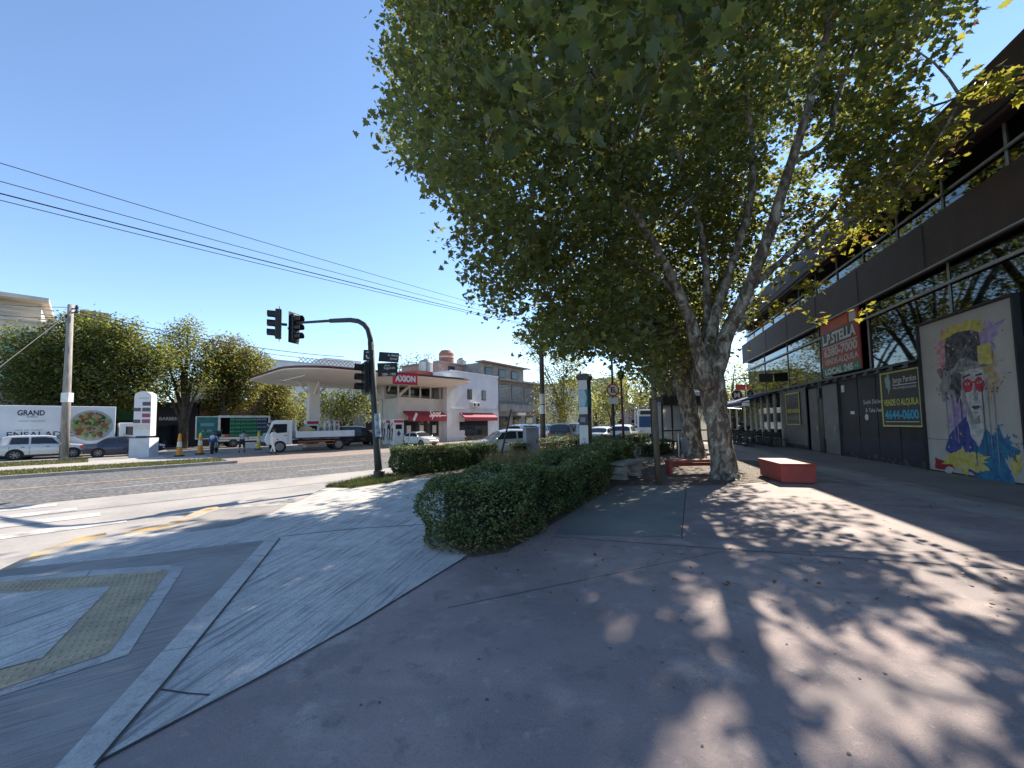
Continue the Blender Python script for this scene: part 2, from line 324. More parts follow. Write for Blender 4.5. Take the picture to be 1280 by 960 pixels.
# corner ramp: dark ring, pale bands, yellow tactile strip, pale middle
ring = [(-160, 742), (10, 711), (150, 697), (346, 673), (94, 940), (60, 1010), (-420, 1200), (-700, 900)]
sheet_px('ramp', ring, .008, M_ramp)
sheet_px('ramp_border', [(350, 671), (332, 674), (92, 934), (30, 1000), (-60, 1080), (20, 1080), (120, 957), (212, 848)], .012, M_band)
sheet_px('ramp_border', [(-160, 748), (10, 720), (212, 706), (230, 709), (160, 818), (-30, 880), (-400, 1010), (-500, 900)], .012, M_band)
sheet_px('tactile_strip', [(-160, 752), (0, 727), (211, 713), (136, 816), (-20, 868), (-380, 985), (-440, 920)], .016, M_tact)
sheet_px('ramp_middle', [(-200, 765), (0, 742), (139, 733), (53, 822), (0, 836), (-260, 905), (-330, 850)], .022, M_broom)
# rows of tactile domes
dm = MB()
def inside(p, poly):
    x, y = p; c = False; j = len(poly)-1
    for i in range(len(poly)):
        if (poly[i][1] > y) != (poly[j][1] > y) and x < (poly[j][0]-poly[i][0])*(y-poly[i][1])/(poly[j][1]-poly[i][1])+poly[i][0]: c = not c
        j = i
    return c
tpoly = [(-20, 737), (0, 729), (207, 715), (133, 814), (-20, 864)]; hole = [(-30, 744), (0, 741), (141, 731), (56, 824), (-20, 842)]
for i in range(-95, 0):
    for j in range(20, 75):
        q = Vector((i*.075*.8+j*.075*.6*0-.0, j*.075, 0)); w = pr((q.x, q.y, .016))
        if w and inside(w, tpoly) and not inside(w, hole): dm.box((q.x, q.y, .019), (.034, .05, .008), rz=.5, taper=.6)
structure(dm.build('tactile_domes', M_tact))
# joints, soil bed, greenish slab, paler walk by the shopfronts
M_joint = mat('joint', (.05, .047, .045), .9)
def joint(pts, w=.022, z=.0045):
    P = [G(x, y) for x, y in pts]; b_ = MB()
    for a, c in zip(P[:-1], P[1:]):
        n = (c-a).normalized().cross(Vector((0, 0, 1)))*w/2
        b_.sheet([(a+n)+Vector((0, 0, z)), (a-n)+Vector((0, 0, z)), (c-n)+Vector((0, 0, z)), (c+n)+Vector((0, 0, z))])
    structure(b_.build('pavement_joint', M_joint))
joint([(100, 966), (200, 913), (330, 845), (450, 778), (585, 695)], .018, .008)
joint([(352, 671), (445, 661), (545, 655)], .02, .008); joint([(350, 674), (212, 848), (118, 960)], .016, .0145)
joint([(195, 862), (235, 868), (262, 870)], .012, .008)
joint([(690, 671), (1278, 713)], .014); joint([(1278, 713), (1700, 745)], .014); joint([(560, 760), (900, 690), (1279, 690)], .008)
joint([(730, 610), (1270, 640)], .012); joint([(858, 606), (852, 673)], .014)
sheet_px('repaired_slab', [(735, 611), (857, 611), (851, 671), (693, 668)], .004, layered('greenish_concrete', (.235, .235, .21), [((.15, .155, .145), .9, .4, .66, .85), ((.28, .29, .27), 3, .6, .75, .6), ((.1, .1, .1), 120, .52, .7, .5)]))
sheet_px('tree_bed', [(752, 596), (800, 578), (880, 571), (958, 577), (962, 601), (905, 606), (820, 606), (765, 607)], .012, M_soil)
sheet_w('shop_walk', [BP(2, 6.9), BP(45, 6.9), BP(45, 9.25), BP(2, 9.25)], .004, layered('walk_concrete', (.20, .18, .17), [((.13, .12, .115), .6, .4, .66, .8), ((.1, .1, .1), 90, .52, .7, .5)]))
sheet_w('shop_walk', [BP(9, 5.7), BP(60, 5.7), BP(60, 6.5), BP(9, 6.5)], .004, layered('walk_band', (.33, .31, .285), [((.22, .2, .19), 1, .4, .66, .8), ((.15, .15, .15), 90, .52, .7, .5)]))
sheet_w('hedge_bed', [G(540, 672), G(590, 697), G(634, 690), G(752, 618), G(818, 582), RP(30, 8.5), RP(30, tk-.1), RP(s_at(478, tk), tk-.1), RP(s_at(478, 11.2), 11.2), RP(s_at(615, 10.6), 10.6), G(640, 606), G(560, 640)], .010, M_soil)
sheet_px('pole_turf', [(405, 609), (474, 594), (520, 594), (490, 603), (440, 610)], .0115, M_turf)
# ---------------------------------------------------------------- right-hand building (shop row with two brown bands)
M_brown = mat('brown_band', (.078, .044, .035), .65, (.055, .032, .027), 2)
M_soff = mat('soffit', (.035, .03, .03), .8)
M_mirror = mat('tinted_mirror_glass', (.125, .135, .135), .03, (.11, .12, .12), 1.5, metal=1.0)
M_mull = mat('mullion', (.36, .37, .35), .5)
M_dark = mat('black_cladding', (.027, .026, .030), .6, (.014, .014, .017), 2.2, stretch=(1.6, 1.6, .35))
M_panel = mat('grey_panel', (.16, .15, .145), .65, (.13, .12, .118), 2)
M_panel2 = mat('grey_panel_pale', (.20, .195, .19), .6, (.16, .155, .15), 2)
M_navy = mat('navy_plinth', (.02, .024, .05), .6, (.03, .03, .04), 2.5)
M_black = mat('black_metal', (.018, .018, .018), .45)
M_cream = mat('cream_paint', (.62, .60, .56), .7, (.50, .48, .45), 1.5)
M_wht = mat('white_letter', (.72, .72, .70), .6)
M_steel = mat('pale_steel', (.45, .45, .44), .4, metal=.6)
A0, A1 = 2.0, 36.0
sb = thing('shop_building', 'long dark shop building with two brown roof bands and mirrored windows', 'building', BP(A0, 9.2), BZ)
L = A1-A0
b = MB(); b.box((L/2, -6.2, 4.4), (L, 12, 8.8)); b.build('wall', M_dark, sb)
b = MB()       # roof band: tall fascia in front, soffit rising back to the glass
b.prism([(.6, 8.8), (.6, 10.22), (.4, 10.27), (-12, 10.3), (-12, 9.2), (-.1, 9.02), (.48, 8.8)], -.3, L+.3, 'x'); b.build('roof', M_brown, sb)
b = MB(); b.box((L/2, .63, 8.95), (L+.6, .05, .07)); b.build('gutter_pipe', M_soff, sb)
b = MB(); b.prism([(.0, 6.25), (.32, 6.25), (.32, 7.7), (0, 7.62)], -.3, L+.3, 'x'); b.build('fascia_band', M_brown, sb)
b = MB(); b.box((L/2, .30, 6.22), (L+.6, .1, .05)); b.build('edge_trim', M_mull, sb)
def win(x0, x1, z0, z1, nm, ndiv):
    b = MB(); b.box(((x0+x1)/2, .02, (z0+z1)/2), (x1-x0, .03, z1-z0)); g = b.build('window', M_mirror, sb)
    for k in range(ndiv):
        x = x0+.03+(x1-x0)*k/ndiv; f = MB(); f.box((x, .055, (z0+z1)/2), (.04, .04, z1-z0)); f.build('mullion', M_mull, g)
    return g
nb = 8
for k in range(nb):
    x0, x1 = L*k/nb, L*(k+1)/nb
    win(x0+.01, x1-.01, 3.56, 6.24, 'lower', 1); win(x0+.01, x1-.01, 7.6, 9.0, 'upper', 2)
b = MB(); b.box((L/2, .11, 5.63), (L, .06, .09)); b.build('transom', M_mull, sb)
b = MB(); b.box((L/2, .11, 8.3), (L, .06, .07)); b.build('transom', M_mull, sb)
b = MB(); b.box(((16.15-A0+L)/2, .12, 3.54), (L-16.15+A0, .22, .09)); b.build('ledge', M_black, sb)
for k in range(24):
    b = MB(); x = 16.6-A0+k*.8; b.box((x, .26, 3.44), (.05, .09, .12)); b.box((x, .30, 3.38), (.08, .12, .05)); b.build('spot_bracket', M_panel, sb)
# shopfront panels under the ledge: xx = along the wall from the near end
def fpanel(a0, a1, z0, z1, m, name='wall_panel', y=.03, t=.06):
    b = MB(); b.box(((a0+a1)/2-A0, y, (z0+z1)/2), (a1-a0, t, z1-z0)); return b.build(name, m, sb, bevel=.006)
fpanel(16.2, 21.6, .9, 3.48, M_dark); fpanel(16.2, 21.6, .0, .9, M_navy, y=.035)
d = fpanel(21.75, 23.3, .02, 3.3, M_panel2, 'door'); MB().box((22.1-A0, .09, 1.2), (.05, .06, .3)).build('handle', M_steel, d)
d = fpanel(23.9, 24.9, .02, 3.25, M_panel, 'door'); MB().box((24.0-A0, .09, 1.2), (.05, .06, .3)).build('handle', M_steel, d)
fpanel(23.35, 23.8, .0, 3.4, M_black); fpanel(25.3, 28.6, .0, 3.4, M_panel)
MB().box((23.45-A0, .10, .35), (.4, .06, .7)).build('vent', M_black, sb)
MB().box((23.6-A0, .1, 2.95), (.3, .08, .5)).build('vent', M_black, sb)
MB().box((21.25-A0, .08, 3.0), (.22, .03, .3)).build('notice', M_wht, sb)
MB().box((20.55-A0, .08, 1.92), (.3, .03, .13)).build('notice', M_wht, sb)
for k, (tx, w) in enumerate((('Sushi Delivery', 1.5), ('& Take Away', 1.25))):
    text(tx, sb, (18.95-A0, .065, 2.3-.33*k), w, .22, (-1, 0, 0), (0, 0, 1), M_wht, th=.006)
ic = MB(); ic.lathe([(.13, 0), (.13, .01)], (19.55-A0, .065, 1.72), 16, 'y')
ic.box((19.55-A0, .075, 1.72), (.12, .004, .12)); ic.build('lettering', M_wht, sb)
M_seam = mat('panel_seam', (.008, .008, .009), .8); M_scuff = mat('scuffed_base', (.085, .08, .075), .85, (.03, .03, .04), 5, contrast=(.5, .62))
for a in (17.5, 18.8, 20.1): MB().box((a-A0, .066, 1.75), (.018, .01, 3.4)).build('panel_seam', M_seam, sb)
for a0, a1 in ((16.2, 21.6), (25.3, 28.6)): MB().box(((a0+a1)/2-A0, .072, .12), (a1-a0-.02, .012, .24)).build('skirting', M_scuff, sb)
MB().tube([(16.3-A0, .09, 3.40), (18.2-A0, .09, 3.30), (20.3-A0, .09, 3.38), (22.6-A0, .09, 3.31), (25.2-A0, .09, 3.38)], .012, 6).build('loose_cable', M_black, sb)
MB().tube([(21.68-A0, .10, .0), (21.68-A0, .10, 3.45)], .03, 8).build('drain_pipe', M_soff, sb); MB().tube([(25.1-A0, .10, .0), (25.1-A0, .10, 3.45)], .025, 8).build('drain_pipe', M_soff, sb)
for x in range(9): MB().box((1.9+L*x/9, .335, 6.95), (.014, .012, 1.36)).build('panel_seam', M_seam, sb)
MB().tube([(0, .66, 9.3), (9, .66, 9.22), (18, .66, 9.3), (L, .66, 9.25)], .014, 6).build('loose_cable', M_black, sb)
# cafe part of the row
for k in range(6): MB().box((28.9-A0+k*1.35, .06, 1.75), (.12, .14, 3.5)).build('cafe_post', M_steel, sb)
MB().box((32.3-A0, .03, 1.7), (7.0, .03, 3.3)).build('cafe_glass', M_mirror, sb)
fpanel(28.62, 29.0, 0, 3.4, M_panel2); fpanel(29.1, 36.0, 0, .5, M_panel, y=.07)
# boundary of a further block behind the cafe
fb = thing('corner_shop', 'pale low corner shop with glass front beyond the cafe awning', 'building', BP(36.4, 9.6), BZ)
b = MB(); b.box((5.5, -4, 1.8), (11, 8, 3.6)); b.build('wall', M_cream, fb)
for k in range(4):
    w = MB().box((1.4+2.7*k, .03, 1.6), (2.2, .06, 2.6)).build('window', M_steel, fb); MB().box((1.4+2.7*k, .07, 1.6), (2.0, .03, 2.4)).build('pane', M_mirror, w)
# cafe awning
M_awn = mat('blue_canvas', (.018, .03, .10), .8, (.012, .02, .075), 5); M_awnw = mat('white_stripe', (.62, .68, .70), .8)
aw = thing('cafe_awning', 'dark blue cafe awning with a pale stripe over the tables', 'awning', BP(29.2, 9.2), BZ)
MB().prism([(.1, 3.50), (.1, 3.42), (2.2, 2.85), (2.2, 2.93)], 0, 9.2, 'x').build('canvas', M_awn, aw)
MB().prism([(2.205, 2.62), (2.235, 2.62), (2.235, 2.93), (2.205, 2.93)], 0, 9.2, 'x').build('valance', M_awn, aw)
MB().box((4.6, 2.25, 2.89), (9.2, .02, .08)).build('stripe', M_awnw, aw)
MB().prism([(.12, 3.53), (2.22, 2.96), (2.22, 2.975), (.12, 3.545)], 8.6, 9.2, 'x').build('stripe', M_awnw, aw)
for x in (.2, 4.6, 9.0): MB().tube([(x, .12, 2.6), (x, 2.15, 2.83)], .025, 8).build('arm', M_steel, aw)
# ---------------------------------------------------------------- boards on the building
def board(name, label, a0, a1, z0, z1, D, m, cat='sign', frame=None, fw=.05, t=.06):
    o = thing(name, label, cat, BP((a0+a1)/2, D, (z0+z1)/2), BZ); w, h = a1-a0, z1-z0
    MB().box((0, -t/2, 0), (w, t, h)).build('panel', m, o)
    if frame:
        f = MB(); f.box((0, .008, h/2-fw/2), (w, .02, fw)); f.box((0, .008, -h/2+fw/2), (w, .02, fw))
        f.box((w/2-fw/2, .008, 0), (fw, .02, h-2*fw)); f.box((-w/2+fw/2, .008, 0), (fw, .02, h-2*fw)); f.build('frame', frame, o)
    return o
X_, Z_ = (-1, 0, 0), (0, 0, 1)
M_red = mat('sign_red', (.42, .055, .04), .55, (.34, .045, .035), 3); M_grn = mat('sign_green', (.03, .22, .12), .6); M_org = mat('sign_orange', (.60, .11, .03), .6)
M_cyan = mat('letter_cyan', (.05, .40, .62), .6); M_lime = mat('letter_lime', (.62, .64, .12), .6); M_sgrey = mat('sign_charcoal', (.055, .055, .055), .6)
M_yframe = mat('frame_yellow', (.62, .58, .16), .6); M_pale = mat('pale_print', (.62, .58, .52), .6)
r = board('estate_board', 'tall red estate agent board reading 6380-7000 with a green foot strip', 19.3, 22.6, 3.68, 6.2, 8.95, M_red)
MB().box((0, .004, -1.08), (3.3, .008, .36)).build('foot_strip', M_grn, r)
MB().box((.25, .004, .42), (2.85, .008, .62)).build('name_strip', M_black, r)
MB().box((-.1, .004, 1.0), (1.5, .008, .44)).build('top_strip', M_org, r); MB().box((-1.25, .004, 1.0), (.5, .008, .44)).build('top_strip', M_pale, r)
text('L.P.STELLA', r, (0, .012, .42), 2.9, .5, X_, Z_, M_wht, offset=.04); text('6380-7000', r, (-.05, .005, -.2), 2.9, .42, X_, Z_, M_pale, offset=.04)
text('VENDE-ALQUILA', r, (-.05, .005, -.66), 2.95, .32, X_, Z_, M_pale, offset=.03); text('LOCAL 245', r, (.15, .012, -1.08), 2.5, .3, X_, Z_, M_wht, offset=.045)
text('m2', r, (-1.35, .012, -1.06), .28, .2, X_, Z_, M_wht)
MB().box((0, .006, .05), (3.0, .008, .05)).build('rule', M_pale, r)
for x in (-1.2, 1.2): MB().tube([(x, -.06, .6), (x, -.3, .6)], .03, 8).build('bracket', M_steel, r)
def agent(a0, a1, z0, z1, label, dim):
    o = board('agent_board', label, a0, a1, z0, z1, 9.08, M_sgrey, frame=M_yframe, fw=.055); w, h = a1-a0, z1-z0
    k = w/2.15; c1, c2, c3 = (M_wht, M_lime, M_cyan) if not dim else (M_panel2, M_lime, M_panel2)
    text('Jorge Pardon', o, (-.28*k, .002, h*.32), 1.25*k, h*.13, X_, Z_, c1, offset=.005); text('PROPIEDADES', o, (-.28*k, .002, h*.19), 1.25*k, h*.04, X_, Z_, c1)
    MB().box((-.28*k, .004, h*.245), (1.25*k, .006, .03)).build('rule', c1, o)
    t = MB()
    for q in range(9):
        a = 2.4*q; t.ball((.62*k+.12*k*math.cos(a)*(q/9), .004, h*.31+.14*h*math.sin(a)*(q/9)), (.09*k, .006, .07*h), 8, 5)
    t.box((.62*k, .004, h*.15), (.04, .008, h*.1)); t.build('tree_emblem', M_panel2 if dim else mat('emblem_green', (.30, .42, .34), .6), o)
    text('VENDE O ALQUILA', o, (0, .002, -h*.07), 1.9*k, h*.14, X_, Z_, c2, offset=.03); text('4644-0600', o, (0, .002, -h*.28), 1.85*k, h*.17, X_, Z_, c3, offset=.04)
    MB().box((0, .004, -h*.41), (1.8*k, .006, .025)).build('rule', c1, o); return o
agent(16.22, 18.35, 1.36, 3.34, 'charcoal estate board with yellow frame and blue number beside the mural', False)
agent(26.0, 28.0, 1.35, 3.2, 'faded yellow-framed estate board by the cafe on the grey panel', True)
# ---------------------------------------------------------------- painted mural on its own hoarding
mu = thing('mural', 'white mural panel painted with a man in a hat and pink glasses', 'mural', BP(14.42, 9.1), BZ)
M_mur = mat('mural_ground', (.50, .47, .43), .75, (.43, .40, .37), 1.2)
MB().box((0, -.06, 2.33), (3.40, .12, 4.58)).build('panel', M_mur, mu)
f = MB(); f.box((1.71, .0, 2.33), (.06, .16, 4.66)); f.box((-1.71, .0, 2.33), (.06, .16, 4.66)); f.box((0, 0, 4.66), (3.48, .18, .06)); f.build('frame', M_dark, mu)
MB().box((0, .004, 1.0), (3.36, .006, .018)).build('joint', M_panel, mu)
def blob(name, cx, cz, rx, rz_, m, layer, rough=.35, n=46, seed=0, spikes=0):
    """paint splash: irregular outline, thin raised film of paint. cx to the right as seen"""
    rr = random.Random(seed); ph = [rr.uniform(0, 6.28) for _ in range(6)]; pts = []
    for i in range(n):
        a = 2*math.pi*i/n; k = 1+rough*(.4*math.sin(2*a+ph[0])+.3*math.sin(5*a+ph[1])+.25*math.sin(9*a+ph[2])+rr.uniform(-.25, .25))
        if spikes and rr.random() < spikes: k *= rr.uniform(1.1, 1.45)
        pts.append((-(cx+rx*k*math.cos(a)), cz+rz_*k*math.sin(a)))
    b = MB(); b.prism(pts, -.001-.0022*layer, -.001-.0022*(layer+1), 'y'); return b.build(name, m, mu)
def poly(name, pts, m, layer):
    rj = random.Random(len(pts)*17+int(pts[0][0]*100)); out = []
    if name not in ('paint_drip', 'lips', 'eyebrow', 'glasses_bridge', 'nose', 'chin_shade'):
        for (xa, za), (xb, zb_) in zip(pts, pts[1:]+pts[:1]):
            k = max(1, int(math.hypot(xb-xa, zb_-za)/.07)); out.append((xa, za))
            for q in range(1, k): f_ = q/k; out.append((xa+(xb-xa)*f_+rj.gauss(0, .012), za+(zb_-za)*f_+rj.gauss(0, .012)))
        pts = out
    b = MB(); b.prism([(-x, z) for x, z in pts], -.001-.0022*layer, -.001-.0022*(layer+1), 'y'); return b.build(name, m, mu)
P_ = lambda n, c, c2=None: mat('paint_'+n, c, .7, c2, 6, contrast=(.4, .6))
pv, pp, py, pk, pb, pt, pr_, pd = P_('violet', (.30, .22, .42), (.42, .34, .5)), P_('plum', (.26, .10, .16), (.5, .3, .4)), P_('yellow', (.50, .42, .05), (.6, .5, .2)), P_('pink', (.55, .2, .24), (.6, .4, .4)), P_('blue', (.03, .05, .22), (.06, .08, .3)), P_('teal', (.02, .22, .33), (.04, .10, .25)), P_('red', (.34, .02, .025)), P_('charcoal', (.035, .035, .04), (.12, .12, .13))
pw, ps, pgz = P_('skin', (.60, .58, .56), (.40, .39, .39)), P_('shade', (.22, .21, .22), (.32, .31, .31)), P_('glasses', (.55, .055, .08), (.40, .03, .05))
blob('paint_splash', .62, 3.72, .42, .48, pv, 0, .5, 60, 1, .25); blob('paint_splash', -.72, 3.62, .28, .5, pk, 0, .55, 60, 2, .25)
blob('paint_splash', .02, 4.12, .62, .26, py, 1, .45, 60, 3, .2); blob('paint_splash', -.62, 2.75, .3, .6, ps, 0, .6, 60, 4, .3)
blob('paint_splash', .85, 2.9, .2, .5, P_('ochre', (.40, .28, .12), (.5, .4, .3)), 0, .6, 60, 5, .3); blob('paint_splash', -.35, 1.5, .45, .55, pv, 0, .5, 60, 6, .2)
poly('hair', [(-.55, 3.05), (-.30, 3.12), (-.12, 2.9), (-.2, 2.3), (-.34, 2.05), (-.42, 2.45), (-.62, 2.5), (-.50, 2.75)], pd, 2)
poly('face', [(-.12, 3.0), (.60, 3.0), (.66, 2.55), (.60, 2.1), (.42, 1.72), (.2, 1.62), (.02, 1.85), (-.14, 2.25)], pw, 3)
poly('face_shade', [(-.12, 2.9), (0, 2.9), (-.02, 2.3), (.12, 1.85), (.2, 1.63), (.02, 1.85), (-.14, 2.25)], ps, 4)
poly('neck', [(-.02, 1.84), (.44, 1.76), (.5, 1.3), (.2, .95), (-.08, 1.35)], pw, 2); poly('neck_shade', [(0, 1.84), (.2, 1.62), (.42, 1.74), (.4, 1.5), (.1, 1.45)], ps, 4)
for cx in (.08, .48): 
    blob('glasses_lens', cx, 2.55, .17, .20, pgz, 5, .12, 30, int(cx*100)); blob('eye', cx, 2.6, .08, .035, pw, 6, .1, 20, 9); blob('pupil', cx, 2.6, .03, .03, pd, 7, .05, 12, 9)
poly('glasses_bridge', [(.22, 2.66), (.34, 2.66), (.34, 2.6), (.22, 2.6)], pgz, 5); poly('eyebrow', [(-.06, 2.82), (.18, 2.88), (.22, 2.83), (-.04, 2.77)], pd, 5); poly('eyebrow', [(.36, 2.83), (.58, 2.86), (.6, 2.8), (.38, 2.78)], pd, 5)
poly('nose', [(.27, 2.5), (.33, 2.5), (.40, 2.16), (.32, 2.10), (.22, 2.15), (.27, 2.2)], ps, 5); poly('lips', [(.14, 1.96), (.26, 1.99), (.31, 1.97), (.37, 1.99), (.47, 1.95), (.36, 1.89), (.24, 1.88)], pd, 5)
poly('chin_shade', [(.2, 1.80), (.4, 1.81), (.36, 1.77), (.24, 1.76)], ps, 5)
poly('hat_sheen', [(-.45, 3.35), (-.2, 3.62), (.25, 3.66), (.4, 3.5), (.1, 3.42), (-.2, 3.3)], P_('slate', (.16, .165, .17), (.05, .05, .055)), 6); poly('hat', [(-.66, 3.02), (-.66, 3.5), (-.60, 4.0), (-.2, 4.1), (.3, 4.08), (.58, 3.98), (.62, 3.5), (.7, 3.05), (.3, 3.2), (-.1, 3.25), (-.4, 3.1)], pd, 4)
poly('hat_brim', [(-.74, 3.0), (-.4, 3.08), (-.15, 3.32), (.12, 3.36), (.34, 3.2), (.74, 3.1), (.78, 3.02), (.3, 3.0), (-.3, 2.94), (-.7, 2.9)], P_('ash', (.35, .35, .34), (.14, .14, .14)), 5)
poly('hat_band', [(.50, 3.1), (.95, 3.05), (.92, 3.62), (.5, 3.6)], py, 6)
poly('coat', [(-.95, .7), (-.75, 1.15), (-.1, 1.7), (0, 1.5), (.15, 1.0), (.1, .1), (-.35, .2), (-.6, .5)], pb, 3)
poly('coat_side', [(.15, .95), (.35, 1.05), (.55, 1.35), (.8, 1.1), (1.0, .7), (1.25, .1), (1.3, -.0), (.05, .0), (.0, .5)], pt, 3)
poly('scarf', [(.0, 1.5), (.24, 1.25), (.5, 1.45), (.45, 1.1), (.3, .85), (.08, 1.1)], pw, 5)
blob('paint_splash', 1.05, .95, .3, .28, pt, 2, .7, 60, 12, .3); blob('paint_splash', -.2, .42, .62, .34, py, 4, .4, 60, 13, .15)
poly('paint_block', [(-1.42, .08), (-1.42, .42), (-1.1, .36), (-.75, .5), (-.6, .3), (-.75, .06)], pr_, 3); blob('paint_splash', 1.35, .5, .12, .3, py, 2, .5, 40, 14)
for k, (x, z0, z1, m) in enumerate(((-.5, 1.0, 2.3, ps), (-.2, .8, 2.2, pd), (.55, .6, 2.6, pd), (.72, .7, 2.7, ps), (-.75, 1.1, 2.4, ps), (.2, .3, 1.0, pb), (.9, .2, 2.5, ps), (-.38, .9, 2.0, pv))):
    poly('paint_drip', [(x-.012, z0), (x+.012, z0+.05), (x+.018, z1), (x-.018, z1)], m, 8)
sp = MB(); smats = [pv, py, pk, pt, pd]; rs_ = random.Random(8)
for k, (cx, cz, s_) in enumerate(((.75, 3.8, .5), (0, 4.15, .55), (-.8, 3.6, .45), (1.15, 1.0, .45), (-.7, 2.7, .5), (-.3, .5, .6), (.95, 2.8, .4))):
    sp.cur = (0, 1, 2, 3, 4, 1, 4)[k]
    for _ in range(26):
        a, d, R_ = rs_.uniform(0, 6.28), s_*rs_.uniform(.6, 1.25), rs_.choice((.008, .012, .02, .03)); x, z = cx+d*math.cos(a), cz+d*math.sin(a)
        if abs(x) > 1.6 or z > 4.55 or z < .1: continue
        sp.prism([(-x+R_*math.cos(t)*rs_.uniform(.7, 1.2), z+R_*math.sin(t)*rs_.uniform(.7, 1.3)) for t in [6.283*i/7 for i in range(7)]], -.0222, -.0236, 'y')
sp.build('splatter_pattern', smats, mu)
blob('stone_pile', -.85, .1, .18, .1, pw, 6, .4, 20, 20)
# round cafe signs on a bracket, red sign, projecting black box sign
rs0 = V(932, 484, 34.5)
for k, (q, lab) in enumerate(((V(921, 494, 34), 'round black sign with white letter M hanging nearest the tree trunk'), (V(941, 492, 33.6), 'round black sign with grey letter M hanging over the blue awning'))):
    o = thing('round_sign', lab, 'sign', q, BZ-math.pi/2, 'round signs with a letter M by the cafe')
    MB().lathe([(.41, .04), (.41, .062)], n=28, axis='y').build('disc', M_black, o); b = MB(); b.lathe([(.45, -.05), (.45, .05)], n=28, axis='y'); b.build('rim', M_wht if k == 0 else M_panel2, o)
    text('M', o, (0, -.064, 0), .44, .42, (1, 0, 0), (0, 0, 1), M_wht if k == 0 else M_panel2, offset=.05)
    MB().tube([(0, 0, .42), (0, 0, rs0.z+.75-q.z)], .02, 6).build('hanger', M_black, o)
o = thing('red_sign', 'small red two-panel sign above the round black cafe signs', 'sign', rs0, BZ-math.pi/2)
for x in (-.42, .42): MB().box((x, 0, 0), (.75, .1, .5)).build('panel', M_red, o)
MB().tube([(0, .1, .9), (0, .1, -rs0.z)], .04, 8).build('post', M_black, o); MB().box((0, .05, .75), (2.6, .06, .06)).build('crossbar', M_black, o)
o = thing('box_sign', 'black box sign projecting from the mirrored windows above the awning', 'sign', BP(30.2, 8.2, 4.45), BZ-math.pi/2)
MB().box((.5, 0, 0), (.8, .2, .55)).build('panel', M_black, o); MB().tube([(.85, 0, .2), (1.05, 0, .2)], .03, 6).build('bracket', M_black, o)
# tower far behind with blue glass
tw = thing('glass_tower', 'distant pale tower with blue glass seen over the roof end', 'building', (66, 92, -.2), .2)
MB().box((0, 0, 16), (12, 12, 32)).build('wall', mat('tower_wall', (.5, .52, .56), .6), tw)
for k in range(9):
    for side in (0, 1):
        w = MB(); c = (0, -6.03, 2.5+3.4*k) if side == 0 else (-6.03, 0, 2.5+3.4*k); w.box(c, (10.6, .08, 2.3) if side == 0 else (.08, 10.6, 2.3)); w.build('window', mat('tower_glass', (.18, .30, .55), .08, metal=.5), tw)
# ---------------------------------------------------------------- vehicles
M_tyre = mat('tyre', (.02, .02, .02), .85); M_rim = mat('rim', (.26, .26, .27), .4, metal=.8); M_glass = mat('car_glass', (.02, .025, .03), .05, (.018, .022, .026)); M_arch = mat('wheel_arch', (.01, .01, .01), .9)
M_lamp = mat('headlight', (.62, .64, .66), .12, (.5, .52, .54), 8); M_tail = mat('tail_light', (.40, .02, .02), .25); M_trim = mat('black_trim', (.025, .025, .027), .6); M_plate = mat('number_plate', (.5, .5, .5), .5)
def paint(n, c): return mat('paintwork_'+n, c, .28, tuple(x*.93 for x in c), 2, coat=.6, metal=.15)
def wheel(parent, x, y, r, w, side):
    prof = [(r*.62, -w/2), (r*.9, -w/2), (r, -w*.36), (r, w*.36), (r*.9, w/2), (r*.62, w/2)]
    t = MB(); t.lathe(prof, (x, y, r), 24, 'y'); o = t.build('wheel', M_tyre, parent, smooth=False)
    h = MB(); yy = y+side*w*.47
    h.tube([(x, y+side*w*.30, r), (x, y+side*w*.34, r)], r*.63, 20)
    for k in range(7):
        a = 2*math.pi*k/7; h.box((x+math.cos(a)*r*.33, yy, r+math.sin(a)*r*.33), (r*.58, .02, r*.13), ry=-a)
    h.lathe([(r*.63, -.015), (r*.66, .0), (r*.63, .015), (r*.57, .0)], (x, yy, r), 20, 'y'); h.ball((x, yy, r), (r*.14, .02, r*.14), 10, 6)
    h.build('rim', M_rim, o); return o
PROF = {  # x (fraction from rear 0 to front 1), half width, bottom, belt, roof ; roof == belt outside the cabin
 'suv': (4.4, 1.78, 1.72, .36, [(0, .80, .55, .95, .97), (.02, .88, .40, 1.02, 1.06), (.05, .89, .32, 1.04, 1.60), (.12, .89, .28, 1.04, 1.70), (.30, .89, .26, 1.03, 1.72), (.50, .89, .26, 1.02, 1.70), (.60, .89, .26, 1.01, 1.60), (.74, .88, .26, 1.02, 1.05), (.90, .86, .28, .93, .96), (.97, .80, .34, .80, .82), (1, .68, .45, .66, .68)], (.13, .58), (.6, .74), (.02, .05)),
 'hatch': (4.0, 1.74, 1.50, .31, [(0, .74, .45, .80, .83), (.03, .84, .34, .95, 1.0), (.14, .86, .26, .95, 1.40), (.24, .87, .24, .94, 1.48), (.42, .87, .22, .92, 1.50), (.55, .87, .22, .91, 1.42), (.74, .86, .22, .92, .95), (.88, .84, .24, .84, .87), (.96, .78, .30, .70, .72), (1, .62, .40, .55, .57)], (.16, .55), (.55, .74), (.03, .14)),
 'sedan': (4.5, 1.76, 1.46, .32, [(0, .74, .45, .82, .85), (.03, .83, .32, .93, .96), (.17, .86, .24, .95, .99), (.29, .87, .22, .93, 1.36), (.38, .87, .22, .92, 1.44), (.52, .87, .22, .91, 1.45), (.60, .87, .22, .90, 1.38), (.76, .86, .22, .90, .94), (.89, .84, .24, .82, .85), (.97, .78, .30, .68, .70), (1, .62, .40, .55, .57)], (.24, .62), (.60, .76), (.17, .29)),
}
